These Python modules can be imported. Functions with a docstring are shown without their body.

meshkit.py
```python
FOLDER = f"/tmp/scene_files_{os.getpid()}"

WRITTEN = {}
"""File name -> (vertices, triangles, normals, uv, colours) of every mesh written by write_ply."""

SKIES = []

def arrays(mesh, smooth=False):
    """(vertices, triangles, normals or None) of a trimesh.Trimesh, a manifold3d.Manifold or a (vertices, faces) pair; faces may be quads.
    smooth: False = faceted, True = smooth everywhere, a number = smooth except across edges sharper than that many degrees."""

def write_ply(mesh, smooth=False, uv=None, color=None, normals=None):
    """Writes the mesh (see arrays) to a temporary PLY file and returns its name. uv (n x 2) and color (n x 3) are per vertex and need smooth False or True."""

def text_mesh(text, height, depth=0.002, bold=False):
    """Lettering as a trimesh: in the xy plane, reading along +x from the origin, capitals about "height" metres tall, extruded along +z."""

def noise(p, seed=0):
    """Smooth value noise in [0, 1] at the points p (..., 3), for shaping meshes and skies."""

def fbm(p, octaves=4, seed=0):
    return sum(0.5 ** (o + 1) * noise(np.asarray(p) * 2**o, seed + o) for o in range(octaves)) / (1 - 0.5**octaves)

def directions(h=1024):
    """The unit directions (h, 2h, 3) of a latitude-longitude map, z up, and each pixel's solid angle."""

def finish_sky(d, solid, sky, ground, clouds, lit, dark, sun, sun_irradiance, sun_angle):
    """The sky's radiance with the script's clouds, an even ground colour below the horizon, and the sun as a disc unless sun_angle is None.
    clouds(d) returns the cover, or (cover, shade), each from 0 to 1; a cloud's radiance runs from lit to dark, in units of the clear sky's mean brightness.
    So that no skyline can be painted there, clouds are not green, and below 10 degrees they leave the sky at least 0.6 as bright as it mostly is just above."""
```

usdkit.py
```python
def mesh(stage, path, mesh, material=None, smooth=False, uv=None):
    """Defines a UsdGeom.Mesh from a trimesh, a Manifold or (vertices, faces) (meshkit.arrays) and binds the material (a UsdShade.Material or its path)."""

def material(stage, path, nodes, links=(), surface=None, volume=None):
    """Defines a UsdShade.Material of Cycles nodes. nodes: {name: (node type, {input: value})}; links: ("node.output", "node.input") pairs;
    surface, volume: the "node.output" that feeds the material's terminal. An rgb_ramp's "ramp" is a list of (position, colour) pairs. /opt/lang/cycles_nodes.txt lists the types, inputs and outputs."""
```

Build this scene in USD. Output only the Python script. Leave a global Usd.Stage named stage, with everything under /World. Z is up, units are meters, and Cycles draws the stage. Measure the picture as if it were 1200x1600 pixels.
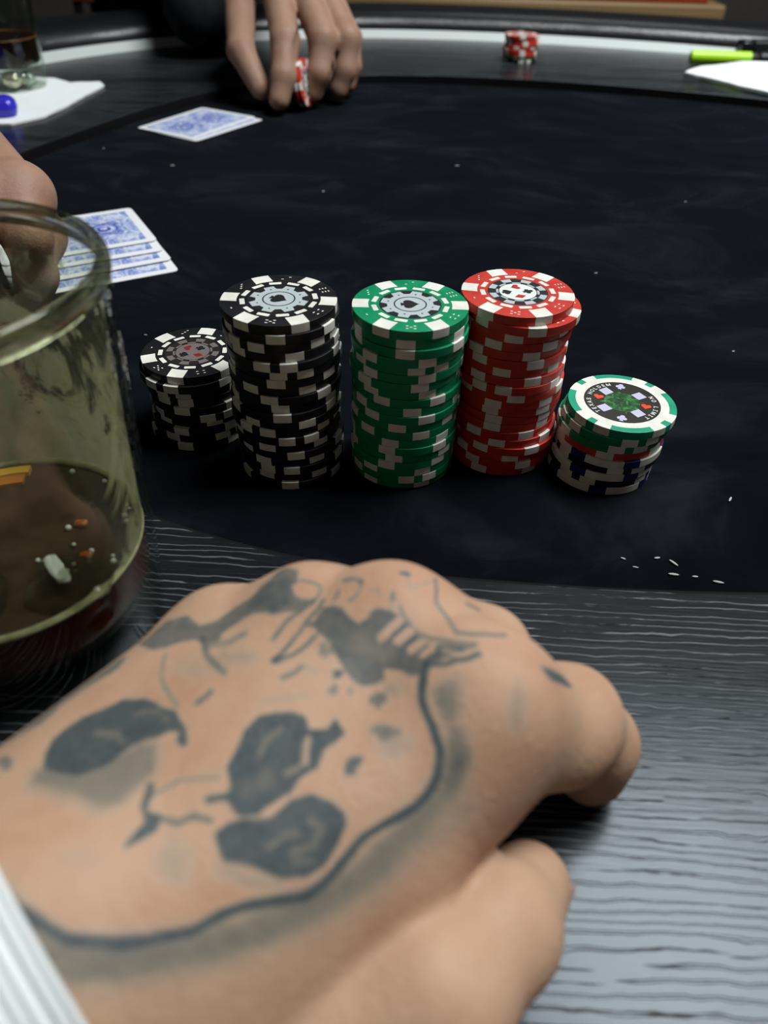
import math, random
import numpy as np, trimesh, usdkit, meshkit
import shapely
from shapely import affinity
from shapely.geometry import Polygon, Point, box as sbox, LineString
from pxr import Usd, UsdGeom, UsdLux, UsdShade, Gf, Sdf

random.seed(7); rng = np.random.default_rng(7)
stage = Usd.Stage.CreateInMemory()
UsdGeom.SetStageUpAxis(stage, UsdGeom.Tokens.z); UsdGeom.SetStageMetersPerUnit(stage, 1.0)
W = UsdGeom.Xform.Define(stage, '/World')
stage.SetDefaultPrim(W.GetPrim())
UsdGeom.Scope.Define(stage, '/World/Looks')

# ------------------------------------------------------------------ camera (z = 0 is the felt)
cam = UsdGeom.Camera.Define(stage, '/World/Camera')
PHI, ROLL, CAM_H = math.radians(41.1), math.radians(1.6), 0.1768
c_, s_ = math.cos(PHI), math.sin(PHI)
fw, up0, rt0 = np.array([0, c_, -s_]), np.array([0, s_, c_]), np.array([1., 0, 0])
rt = math.cos(ROLL)*rt0 + math.sin(ROLL)*up0
up = -math.sin(ROLL)*rt0 + math.cos(ROLL)*up0
M = np.eye(4); M[0, :3], M[1, :3], M[2, :3], M[3, :3] = rt, up, -fw, (0, 0, CAM_H)
cam.AddTransformOp().Set(Gf.Matrix4d(*M.ravel().tolist()))
cam.CreateHorizontalApertureAttr(36.0); cam.CreateFocalLengthAttr(1155/1200*36.0)
cam.CreateClippingRangeAttr((0.02, 50.0))
cam.CreateFStopAttr(14.0); cam.CreateFocusDistanceAttr(0.285)
cam.CreateExposureAttr(0.0)

# ------------------------------------------------------------------ light
def rect_light(name, pos, size, power, color=(1, 1, 1)):
    l = UsdLux.RectLight.Define(stage, '/World/'+name)
    l.CreateWidthAttr(size[0]); l.CreateHeightAttr(size[1]); l.CreateIntensityAttr(power)
    l.CreateColorAttr(Gf.Vec3f(*color)); l.AddTranslateOp().Set(Gf.Vec3d(*pos))
    return l
rect_light('LampOverTable', (0.64, 0.56, 1.50), (0.74, 0.74), 24.5, (0.97, 1.0, 1.0))
rect_light('FillBehind', (-0.9, -1.3, 1.72), (0.7, 0.7), .5, (1.0, 0.97, 0.90))  # unseen fill light, added to lift the ambient level
rect_light('FillFar', (0.6, 2.3, 1.72), (0.9, 0.4), 2.5, (0.97, 1.0, 1.0))  # second unseen fill, added beyond the table

# ------------------------------------------------------------------ helpers
_used = {}
def path_for(name, parent='/World'):
    p = f'{parent}/{name}'
    n = _used.get(p, 0); _used[p] = n+1
    return p if n == 0 else f'{p}_{n:03d}'
def tag(prim, label=None, cat=None, group=None, kind=None):
    prim = prim.GetPrim() if hasattr(prim, 'GetPrim') else prim
    for k, v in (('label', label), ('category', cat), ('group', group), ('kind', kind)):
        if v: prim.SetCustomDataByKey(k, v)
    return prim
def ppath(parent):
    return '/World' if parent is None else (parent if isinstance(parent, str) else str(parent.GetPath()))
def obj(name, mesh, mat, parent=None, smooth=30, label=None):
    m = usdkit.mesh(stage, path_for(name, ppath(parent)), mesh, mat, smooth=smooth)
    if label: m.GetPrim().SetCustomDataByKey('label', label)
    return m.GetPrim()
def thing(name, label, cat, loc=(0, 0, 0), rotz=0.0, group=None):
    x = UsdGeom.Xform.Define(stage, path_for(name))
    x.AddTranslateOp().Set(Gf.Vec3d(*map(float, loc))); x.AddRotateZOp().Set(float(rotz))
    return tag(x, label, cat, group)
def mat(name, nodes, links=(), surface='p.BSDF', volume=None):
    return usdkit.material(stage, '/World/Looks/'+name, nodes, links, surface=surface, volume=volume)
def plain(name, col, rough=.5, **kw):
    return mat(name, {'p': ('principled_bsdf', dict(base_color=col, roughness=rough, **kw))})
def cat_(*ms):
    return trimesh.util.concatenate([trimesh.Trimesh(*meshkit.arrays(m)[:2], process=False) if not isinstance(m, trimesh.Trimesh) else m for m in ms])
def ext(poly, h, z=0.):
    gs = [g for g in getattr(poly, 'geoms', [poly]) if g.area > 1e-12]
    m = trimesh.util.concatenate([trimesh.creation.extrude_polygon(g, h, engine='earcut') for g in gs])
    m.apply_translation((0, 0, z)); return m
def lathe(profile, n=64):
    """profile: closed loop or axis-to-axis list of (r, z), outward facing"""
    pr = np.asarray(profile, float)
    a = np.arange(n)*2*np.pi/n
    v = np.stack([pr[:, None, 0]*np.cos(a), pr[:, None, 0]*np.sin(a), np.repeat(pr[:, 1:2], n, 1)], -1).reshape(-1, 3)
    f = []
    i, j = np.meshgrid(np.arange(len(pr)-1), np.arange(n), indexing='ij'); k = (j+1) % n
    q = np.stack([i*n+j, i*n+k, (i+1)*n+k, (i+1)*n+j], -1).reshape(-1, 4)
    m = trimesh.Trimesh(v, np.vstack([q[:, [0, 1, 2]], q[:, [0, 2, 3]]]), process=False)
    m.merge_vertices(); m.update_faces(m.nondegenerate_faces()); return m
def rbox(sx, sy, sz, r=.002, seg=3):
    """rounded box centred at the origin"""
    import manifold3d as mf
    s = mf.Manifold.sphere(r, 4*seg)
    pts = [s.translate((x*(sx/2-r), y*(sy/2-r), z*(sz/2-r))) for x in (-1, 1) for y in (-1, 1) for z in (-1, 1)]
    return trimesh.Trimesh(*meshkit.arrays(mf.Manifold.batch_hull(pts))[:2], process=False)
def spline(pts, n, closed=False):
    from scipy.interpolate import CubicSpline
    p = np.asarray(pts, float)
    if closed: p = np.vstack([p, p[:1]])
    t = np.r_[0, np.cumsum(np.sqrt(np.linalg.norm(np.diff(p, axis=0), axis=1)))]
    cs = CubicSpline(t, p, bc_type='periodic' if closed else 'natural')
    return cs(np.linspace(0, t[-1], n, endpoint=not closed))

# ------------------------------------------------------------------ materials: table and room
felt_m = mat('Felt', {
    'g': ('texture_coordinate', {}), 'mp': ('mapping', {'scale': (3.2, 5.5, 1), 'rotation': (0, 0, .5)}),
    'n': ('noise_texture', {'scale': 2.6, 'detail': 5., 'roughness': .62, 'distortion': 1.3}),
    'nf': ('noise_texture', {'scale': 900., 'detail': 2.}),
    'r': ('rgb_ramp', {'ramp': [(.3, (.0018, .0022, .0036)), (.50, (.0030, .0037, .0056)), (.72, (.0098, .0117, .0152))]}),
    'b': ('bump', {'strength': .25, 'distance': .0006}),
    'p': ('principled_bsdf', {'roughness': 1., 'specular_ior_level': .0, 'sheen_weight': .06, 'sheen_roughness': .5, 'sheen_tint': (.55, .65, .8)})},
    [('g.object', 'mp.vector'), ('mp.vector', 'n.vector'), ('g.object', 'nf.vector'), ('n.fac', 'r.fac'), ('r.color', 'p.base_color'), ('nf.fac', 'b.height'), ('b.normal', 'p.normal')])

def math_n(t, **k): return ('math', dict(math_type=t, **k))
wood_m = mat('BlackWoodLaminate', {
    'g': ('texture_coordinate', {}), 'rot': ('mapping', {'rotation': (0, 0, math.radians(2.))}),
    'sx': ('separate_xyz', {}),
    'm1': ('mapping', {'scale': (5., 70., 1)}), 'n1': ('noise_texture', {'scale': 1., 'detail': 2., 'roughness': .5}),
    'm2': ('mapping', {'scale': (14., 480., 1), 'location': (3, 7, 0)}), 'n2': ('noise_texture', {'scale': 1., 'detail': 2.}),
    'm3': ('mapping', {'scale': (60., 1500., 1)}), 'n3': ('noise_texture', {'scale': 1., 'detail': 2.}),
    'm4': ('mapping', {'scale': (5., 38., 1), 'location': (9, 2, 0)}), 'n4': ('noise_texture', {'scale': 1., 'detail': 1.}),
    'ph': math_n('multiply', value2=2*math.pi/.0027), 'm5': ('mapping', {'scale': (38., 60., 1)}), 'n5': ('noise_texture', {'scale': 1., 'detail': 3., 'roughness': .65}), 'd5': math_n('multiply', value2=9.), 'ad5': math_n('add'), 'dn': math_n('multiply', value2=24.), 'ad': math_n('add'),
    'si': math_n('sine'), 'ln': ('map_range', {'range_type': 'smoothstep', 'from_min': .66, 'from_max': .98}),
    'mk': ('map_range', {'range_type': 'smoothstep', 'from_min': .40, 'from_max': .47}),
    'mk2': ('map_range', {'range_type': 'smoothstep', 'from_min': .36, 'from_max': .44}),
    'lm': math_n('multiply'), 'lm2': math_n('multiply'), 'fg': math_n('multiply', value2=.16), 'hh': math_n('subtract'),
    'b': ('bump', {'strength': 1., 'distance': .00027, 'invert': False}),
    'r': ('rgb_ramp', {'ramp': [(.3, (.0070, .0078, .0095)), (.7, (.013, .0145, .017))]}), 'gl': ('map_range', {'range_type': 'smoothstep', 'from_min': .45, 'from_max': .95, 'to_min': 0., 'to_max': .9}), 'gm': ('mix', {'color2': (.105, .118, .128)}),  # paler groove colour stands in for glints along the grain lines
    'p': ('principled_bsdf', {'roughness': .235, 'specular_ior_level': .27, 'specular_tint': (.82, .93, 1.)})},
    [('g.object', 'rot.vector'), ('rot.vector', 'sx.vector'), ('rot.vector', 'm1.vector'), ('rot.vector', 'm2.vector'), ('rot.vector', 'm3.vector'), ('rot.vector', 'm4.vector'),
     ('m1.vector', 'n1.vector'), ('m2.vector', 'n2.vector'), ('m3.vector', 'n3.vector'), ('m4.vector', 'n4.vector'),
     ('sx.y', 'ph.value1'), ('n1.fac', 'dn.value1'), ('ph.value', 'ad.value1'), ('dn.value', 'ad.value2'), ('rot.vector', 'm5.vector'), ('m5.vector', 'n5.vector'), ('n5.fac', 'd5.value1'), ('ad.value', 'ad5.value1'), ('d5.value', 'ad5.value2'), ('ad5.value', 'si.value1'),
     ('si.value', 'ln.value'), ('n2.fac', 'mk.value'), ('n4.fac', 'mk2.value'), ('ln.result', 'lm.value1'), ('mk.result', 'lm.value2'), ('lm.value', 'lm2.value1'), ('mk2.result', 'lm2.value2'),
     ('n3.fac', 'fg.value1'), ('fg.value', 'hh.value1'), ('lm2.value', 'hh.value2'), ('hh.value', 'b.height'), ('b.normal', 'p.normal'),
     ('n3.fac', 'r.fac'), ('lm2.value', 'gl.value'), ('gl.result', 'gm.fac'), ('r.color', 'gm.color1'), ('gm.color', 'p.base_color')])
leather_m = mat('BlackLeather', {
    'g': ('texture_coordinate', {}), 'n': ('voronoi_texture', {'scale': 420.}), 'b': ('bump', {'strength': .25, 'distance': .0006}),
    'n2': ('noise_texture', {'scale': 9., 'detail': 3.}), 'b2': ('bump', {'strength': .15, 'distance': .010}),
    'p': ('principled_bsdf', {'base_color': (.008, .009, .011), 'roughness': .27, 'specular_ior_level': .55})},
    [('g.object', 'n.vector'), ('g.object', 'n2.vector'), ('n.distance', 'b.height'), ('n2.fac', 'b2.height'), ('b2.normal', 'b.normal'), ('b.normal', 'p.normal')])
trim_m = plain('PaleTrim', (.62, .68, .66), .28, metallic=.15)
edge_m = plain('EdgeBand', (.006, .006, .007), .8, specular_ior_level=.1)
black_m = plain('BlackPaint', (.012, .012, .013), .45)
wall_m = mat('WallPaint', {'g': ('texture_coordinate', {}), 'n': ('noise_texture', {'scale': 40., 'detail': 3.}), 'r': ('rgb_ramp', {'ramp': [(.3, (.10, .09, .085)), (.7, (.12, .11, .10))]}), 'p': ('principled_bsdf', {'roughness': .85})},
             [('g.object', 'n.vector'), ('n.fac', 'r.fac'), ('r.color', 'p.base_color')])
ceil_m = plain('CeilingPaint', (.6, .6, .58), .9)
floor_m = mat('DarkFloor', {'g': ('texture_coordinate', {}), 'n': ('noise_texture', {'scale': 14., 'detail': 4.}), 'r': ('rgb_ramp', {'ramp': [(.3, (.012, .011, .011)), (.7, (.022, .020, .019))]}), 'p': ('principled_bsdf', {'roughness': .6})},
              [('g.object', 'n.vector'), ('n.fac', 'r.fac'), ('r.color', 'p.base_color')])

# ------------------------------------------------------------------ the room
FZ = -0.75; CZ = 1.78
X0, X1, Y0, Y1 = -2.6, 2.8, -2.4, 3.4
def slab(name, a, b, m):
    a, b = np.array(a, float), np.array(b, float)
    bx = trimesh.creation.box(b-a); bx.apply_translation((a+b)/2)
    return tag(obj(name, bx, m, smooth=False), kind='structure')
slab('floor', (X0, Y0, FZ-.05), (X1, Y1, FZ), floor_m)
slab('ceiling', (X0, Y0, CZ), (X1, Y1, CZ+.05), ceil_m)
slab('wall_back', (X0, Y1, FZ), (X1, Y1+.08, CZ), wall_m)
slab('wall_front', (X0, Y0-.08, FZ), (X1, Y0, CZ), wall_m)
slab('wall_left', (X0-.08, Y0, FZ), (X0, Y1, CZ), wall_m)
slab('wall_right', (X1, Y0, FZ), (X1+.08, Y1, CZ), wall_m)
slab('baseboard_back', (X0, Y1-.015, FZ), (X1, Y1, FZ+.09), black_m)

# ------------------------------------------------------------------ the poker table
felt_pts = [(.10, .1605), (.05, .162), (.005, .1655), (-.033, .1725), (-.077, .188), (-.125, .216), (-.180, .270), (-.235, .345), (-.270, .43), (-.287, .51), (-.2845, .585), (-.2655, .642),
            (-.241, .702), (-.216, .7555), (-.1785, .8135), (-.1184, .8676), (-.0406, .9035), (.056, .912), (.1584, .9032), (.256, .8817), (.3755, .842), (.52, .765), (.62, .665), (.66, .545), (.63, .41), (.53, .29), (.38, .208), (.22, .168)]
NF = 360
felt_o = spline(felt_pts[::-1], NF, closed=True)
if Polygon(felt_o).exterior.is_ccw is False: felt_o = felt_o[::-1]
tg = np.roll(felt_o, -1, 0) - np.roll(felt_o, 1, 0); tg /= np.linalg.norm(tg, axis=1)[:, None]
nrm = np.stack([tg[:, 1], -tg[:, 0]], 1)                     # outward
for _ in range(30): nrm = (np.roll(nrm, 1, 0)+2*nrm+np.roll(nrm, -1, 0)); nrm /= np.linalg.norm(nrm, axis=1)[:, None]
def ring_sweep(profile, closed=True):
    """profile: (offset from the felt's edge, z) list, swept round the table"""
    pr = list(profile); n = len(pr)
    v = np.concatenate([np.c_[felt_o+nrm*o, np.full(NF, z)] for o, z in pr])
    f = []
    for i in range(n if closed else n-1):
        a, b = i*NF, ((i+1) % n)*NF
        j = np.arange(NF); k = (j+1) % NF
        f += [np.stack([a+j, a+k, b+k], 1), np.stack([a+j, b+k, b+j], 1)]
    m = trimesh.Trimesh(v, np.vstack(f), process=False)
    if m.volume < 0: m.invert()
    return m
RZ = .008
table = thing('poker_table', 'oval poker table with dark navy felt, black wood-grain border and padded black rail', 'table')
fm = ext(Polygon(felt_o + nrm*.004), .012, -.012)
obj('playing_surface', fm, felt_m, table, label='dark navy suede felt playing surface')
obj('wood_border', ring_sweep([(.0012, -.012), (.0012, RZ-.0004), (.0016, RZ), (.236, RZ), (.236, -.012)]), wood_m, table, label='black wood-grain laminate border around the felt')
obj('border_edge', ring_sweep([(0., -.012), (0., RZ-.0006), (.0004, RZ-.0002), (.0014, RZ-.0002), (.0014, -.012)]), edge_m, table, label='black edge band round the felt')
obj('trim_strip', ring_sweep([(.226, RZ), (.228, RZ+.0012), (.239, RZ+.0078), (.243, RZ+.0078), (.243, RZ-.006), (.236, RZ-.006), (.23, RZ)]), trim_m, table, label='pale glossy trim strip at the foot of the rail')
th = np.linspace(math.radians(200), math.radians(-60), 26)
sp_ = lambda v, e: math.copysign(abs(v)**e, v)
rail_prof = [(.292+.052*sp_(math.cos(t), .62), .004+.033*sp_(math.sin(t), .72)) for t in th]
obj('padded_rail', ring_sweep(rail_prof), leather_m, table, label='padded black leather armrest rail')
obj('table_apron', ring_sweep([(.06, -.012), (.262, -.012), (.262, -.07), (.252, -.07), (.06, -.03)]), black_m, table)
obj('table_deck', ext(Polygon(felt_o+nrm*.10), .018, -.0301), black_m, table, smooth=False)
for px, py in ((.0, .55), (.38, .55)):
    obj('pedestal_leg', lathe([(0, -.75), (.24, -.75), (.24, -.73), (.06, -.71), (.05, -.68), (.05, -.06), (.12, -.0305), (0, -.0305)], 32).apply_translation((px, py, 0)), black_m, table)

# small pale lint on the felt
lint_v = []
lint_xy = [(.0975, .1745), (.0822, .1815), (.0855, .1775), (.094, .1822), (.1045, .1738), (.1115, .1715), (.099, .180), (-.235, .64), (-.205, .71), (-.17, .60), (.02, .40), (.12, .42), (.17, .33), (.21, .55), (.05, .62), (-.05, .55), (.13, .215), (.16, .25), (.10, .27), (.19, .205), (.06, .29), (-.12, .33)]
lint = []
for i, (x, y) in enumerate(lint_xy):
    r = .0004 + .0004*rng.random()
    m = trimesh.creation.icosphere(1, 1.0); m.apply_scale((r*(1.4+1.5*rng.random()), r*.7, r*.5))
    m.apply_transform(trimesh.transformations.rotation_matrix(rng.normal(0, .5), (0, 0, 1))); m.apply_translation((x, y, r*.5+.0002)); lint.append(m)
tag(obj('lint', cat_(*lint), plain('Lint', (.42, .42, .42), .9)), 'pale specks of lint scattered over the dark felt', 'lint', kind='stuff')

# ------------------------------------------------------------------ poker chips
CR, CT = .0197, .0033
def plastic(name, col, rough=.34):
    return mat(name, {'g': ('texture_coordinate', {}), 'n': ('noise_texture', {'scale': 160., 'detail': 3.}), 'v': ('map_range', {'from_min': .3, 'from_max': .7, 'to_min': .9, 'to_max': 1.08}),
                      'h': ('hsv', {'color': col}), 'rr': ('map_range', {'from_min': .3, 'from_max': .7, 'to_min': rough-.06, 'to_max': rough+.08}), 'b': ('bump', {'strength': .06, 'distance': .0004}), 'p': ('principled_bsdf', {'specular_ior_level': .34})},
               [('g.object', 'n.vector'), ('n.fac', 'v.value'), ('v.result', 'h.value'), ('h.color', 'p.base_color'), ('n.fac', 'rr.value'), ('rr.result', 'p.roughness'), ('n.fac', 'b.height'), ('b.normal', 'p.normal')])
CM = {'black': plastic('ChipBlack', (.012, .012, .014)), 'green': plastic('ChipGreen', (.004, .235, .098)), 'red': plastic('ChipRed', (.52, .042, .030)),
      'white': plastic('ChipWhite', (.74, .73, .66)), 'blue': plastic('ChipBlue', (.014, .016, .12)), 'teal': plastic('ChipTeal', (.012, .30, .17))}
ink_white = plain('PrintWhite', (.72, .75, .72), .4); ink_black = plain('PrintBlack', (.012, .012, .013), .4)
ink_red = plain('PrintRed', (.45, .02, .018), .4); ink_grey = plain('PrintGrey', (.16, .135, .135), .3); ink_silver = plain('PrintSilver', (.60, .68, .70), .25, metallic=.25)
ink_dim_red = plain('PrintDimRed', (.22, .02, .02), .35); ink_lilac = plain('PrintLilac', (.62, .60, .80), .25, metallic=.2); ink_orange = plain('PrintOrangeRed', (.75, .07, .02), .3)
ink_brown = plain('PrintDarkBrown', (.022, .020, .016), .28)
glow_m = mat('PrintGreenStar', {'g': ('texture_coordinate', {}), 'n': ('noise_texture', {'scale': 260., 'detail': 3., 'distortion': 2.}),
    'r': ('rgb_ramp', {'ramp': [(.35, (.008, .03, .012)), (.5, (.012, .085, .02)), (.68, (.06, .26, .07))]}), 'p': ('principled_bsdf', {'roughness': .3})},
    [('g.object', 'n.vector'), ('n.fac', 'r.fac'), ('r.color', 'p.base_color')])

def heart(s):
    t = np.linspace(0, 2*np.pi, 40, endpoint=False)
    x = 16*np.sin(t)**3; y = 13*np.cos(t)-5*np.cos(2*t)-2*np.cos(3*t)-np.cos(4*t)
    return Polygon(np.c_[x, y]*s/17)
def spade(s):
    h = affinity.scale(heart(s), 1, -1, origin=(0, 0))
    stem = Polygon([(-.38*s, -1.0*s), (.38*s, -1.0*s), (.08*s, -.3*s), (-.08*s, -.3*s)])
    return h.union(stem).buffer(0)
def club(s):
    cs = [Point(0, .45*s).buffer(.42*s), Point(-.45*s, -.15*s).buffer(.42*s), Point(.45*s, -.15*s).buffer(.42*s), Point(0, 0).buffer(.25*s)]
    return shapely.union_all(cs + [Polygon([(-.38*s, -1.0*s), (.38*s, -1.0*s), (.08*s, -.1*s), (-.08*s, -.1*s)])])
def diamond(s): return Polygon([(0, s), (.72*s, 0), (0, -s), (-.72*s, 0)])
def pol(r, deg): return (r*math.cos(math.radians(deg)), r*math.sin(math.radians(deg)))
def place(poly, r, deg, rot=None):
    x, y = pol(r, deg); return affinity.translate(affinity.rotate(poly, deg-90 if rot is None else rot, origin=(0, 0)), x, y)
def sector(r0, r1, a0, a1, n=8):
    a = np.linspace(a0, a1, n)
    return Polygon([pol(r1, t) for t in a] + [pol(r0, t) for t in a[::-1]])
CH = .00028
def chip_body(t=CT):
    h = t/2
    return lathe([(0, -h+.00006), (.55*CR, -h+.00006), (.57*CR, -h), (CR-CH, -h), (CR-CH*.3, -h+CH*.3), (CR, -h+CH), (CR, h-CH), (CR-CH*.3, h-CH*.3), (CR-CH, h), (.57*CR, h), (.55*CR, h-.00006), (0, h-.00006)], 64)
def rim_block(half_deg, r0=.72, t=CT, e=.00004, parallel=True):
    """a white insert that wraps over the rim: its top, its bevels and its side, slightly proud"""
    h = t/2+e*.4; R = CR+e; prof = [(r0*CR, -h), (R-CH, -h), (R-CH*.3, -h+CH*.3), (R, -h+CH), (R, h-CH), (R-CH*.3, h-CH*.3), (R-CH, h), (r0*CR, h)]
    n = 7; v = []
    for k in range(n):
        for r, z in prof:
            hw = math.radians(half_deg)
            a = (-1+2*k/(n-1)) * (math.asin(min(1, math.sin(hw)*CR/r)) if parallel else hw)
            v.append((r*math.cos(a), r*math.sin(a), z))
    m_ = len(prof); f = []
    for k in range(n-1):
        for i in range(m_):
            j = (i+1) % m_; f.append((k*m_+i, (k+1)*m_+i, (k+1)*m_+j, k*m_+j))
    f = np.array(f); f = np.vstack([f[:, [0, 1, 2]], f[:, [0, 2, 3]]]).tolist()
    for k, flip in ((0, 0), (n-1, 1)):
        for i in range(1, m_-1): f.append((k*m_, k*m_+i, k*m_+i+1) if not flip else (k*m_, k*m_+i+1, k*m_+i))
    m = trimesh.Trimesh(np.array(v), np.array(f), process=False)
    if m.volume < 0: m.invert()
    return m
def turn(m, deg):
    m = m.copy(); m.apply_transform(trimesh.transformations.rotation_matrix(math.radians(deg), (0, 0, 1))); return m
TOP = CT/2
PIPS = {1: [(0, 0)], 2: [(-1, -.8), (1, .8)], 3: [(-1, -.9), (0, 0), (1, .9)], 4: [(-1, -.8), (1, -.8), (-1, .8), (1, .8)], 5: [(-1, -.8), (1, -.8), (-1, .8), (1, .8), (0, 0)], 6: [(-1, -1), (1, -1), (-1, 0), (1, 0), (-1, 1), (1, 1)]}
def klass(name):
    p = stage.CreateClassPrim('/World/_'+name); p.SetTypeName('Xform'); return p
def dice_chip(key, body, spot, dash, pips, style):
    k = klass(key)
    obj('body', chip_body(), CM[body], k)
    for i in range(6): obj('edge_spot', turn(rim_block(9.2), i*60), CM[spot], k)
    dash_p = [place(sbox(-.00185, -.00055, .00185, .00055).buffer(.0003), .625*CR, 15+30*i) for i in range(12)]
    obj('dash_ring', ext(shapely.union_all(dash_p), .00006, TOP-.00003), CM[dash], k, smooth=False)
    pp = []
    for i, n in enumerate((4, 6, 2, 3, 1, 5)):
        for tx, ry in PIPS[n]:
            pp.append(place(affinity.translate(sbox(-.00042, -.00022, .00042, .00022), tx*.00125, ry*.0011), .845*CR, 30+60*i))
    obj('dice_pips', ext(shapely.union_all(pp), .00006, TOP-.00003), CM[dash], k, smooth=False)
    z = TOP-.00006
    if style == 'gear':
        il = obj('inlay', ext(Point(0, 0).buffer(.535*CR, 24), .00004, z), ink_black, k, smooth=False)
        gear = Point(0, 0).buffer(.40*CR, 24)
        gear = gear.union(shapely.union_all([place(Polygon([(-.0021, 0), (.0021, 0), (.00175, .0027), (-.00175, .0027)]), .37*CR, 45*i) for i in range(8)])).buffer(0)
        ring = Point(0, 0).buffer(.285*CR, 24).difference(Point(0, 0).buffer(.262*CR, 24))
        dots = shapely.union_all([place(Point(0, 0).buffer(.00034, 4), .39*CR, 45*i) for i in range(8)])
        sp = affinity.rotate(spade(.165*CR), -50 if body == 'black' else -25, origin=(0, 0))
        obj('gear_print', ext(gear, .00003, z+.00004), ink_silver, il, smooth=False)
        obj('ring_print', ext(ring.union(dots), .00002, z+.00007), ink_black, il, smooth=False)
        obj('suit_symbol', ext(sp, .00002, z+.00007), ink_black, il, smooth=False)
    else:
        dim = style == 'dim'
        il = obj('inlay', ext(Point(0, 0).buffer(.535*CR, 24), .00004, z), ink_black if not dim else ink_brown, k, smooth=False)
        segs = [sector(.40*CR, .52*CR, 45*i-11, 45*i+11) for i in range(8)] + [sector(.345*CR, .385*CR, 45*i+10, 45*i+35) for i in range(8)]
        obj('segment_ring', ext(shapely.union_all(segs), .00003, z+.00004), ink_grey if dim else ink_silver, il, smooth=False)
        obj('centre_disc', ext(Point(0, 0).buffer(.33*CR, 24), .00003, z+.00004), ink_grey if dim else ink_white, il, smooth=False)
        a0 = 142 if dim else 77
        for j, (sh, mm) in enumerate(((heart(.1*CR), 'r'), (club(.1*CR), 'b'), (diamond(.11*CR), 'r'), (spade(.1*CR), 'b'))):
            x, y = pol(.19*CR, 90+a0-90*j)
            obj('suit_symbol', ext(affinity.translate(sh, x, y), .00002, z+.00007), (ink_dim_red if dim else ink_red) if mm == 'r' else ink_black, il, smooth=False)
    return k
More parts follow.
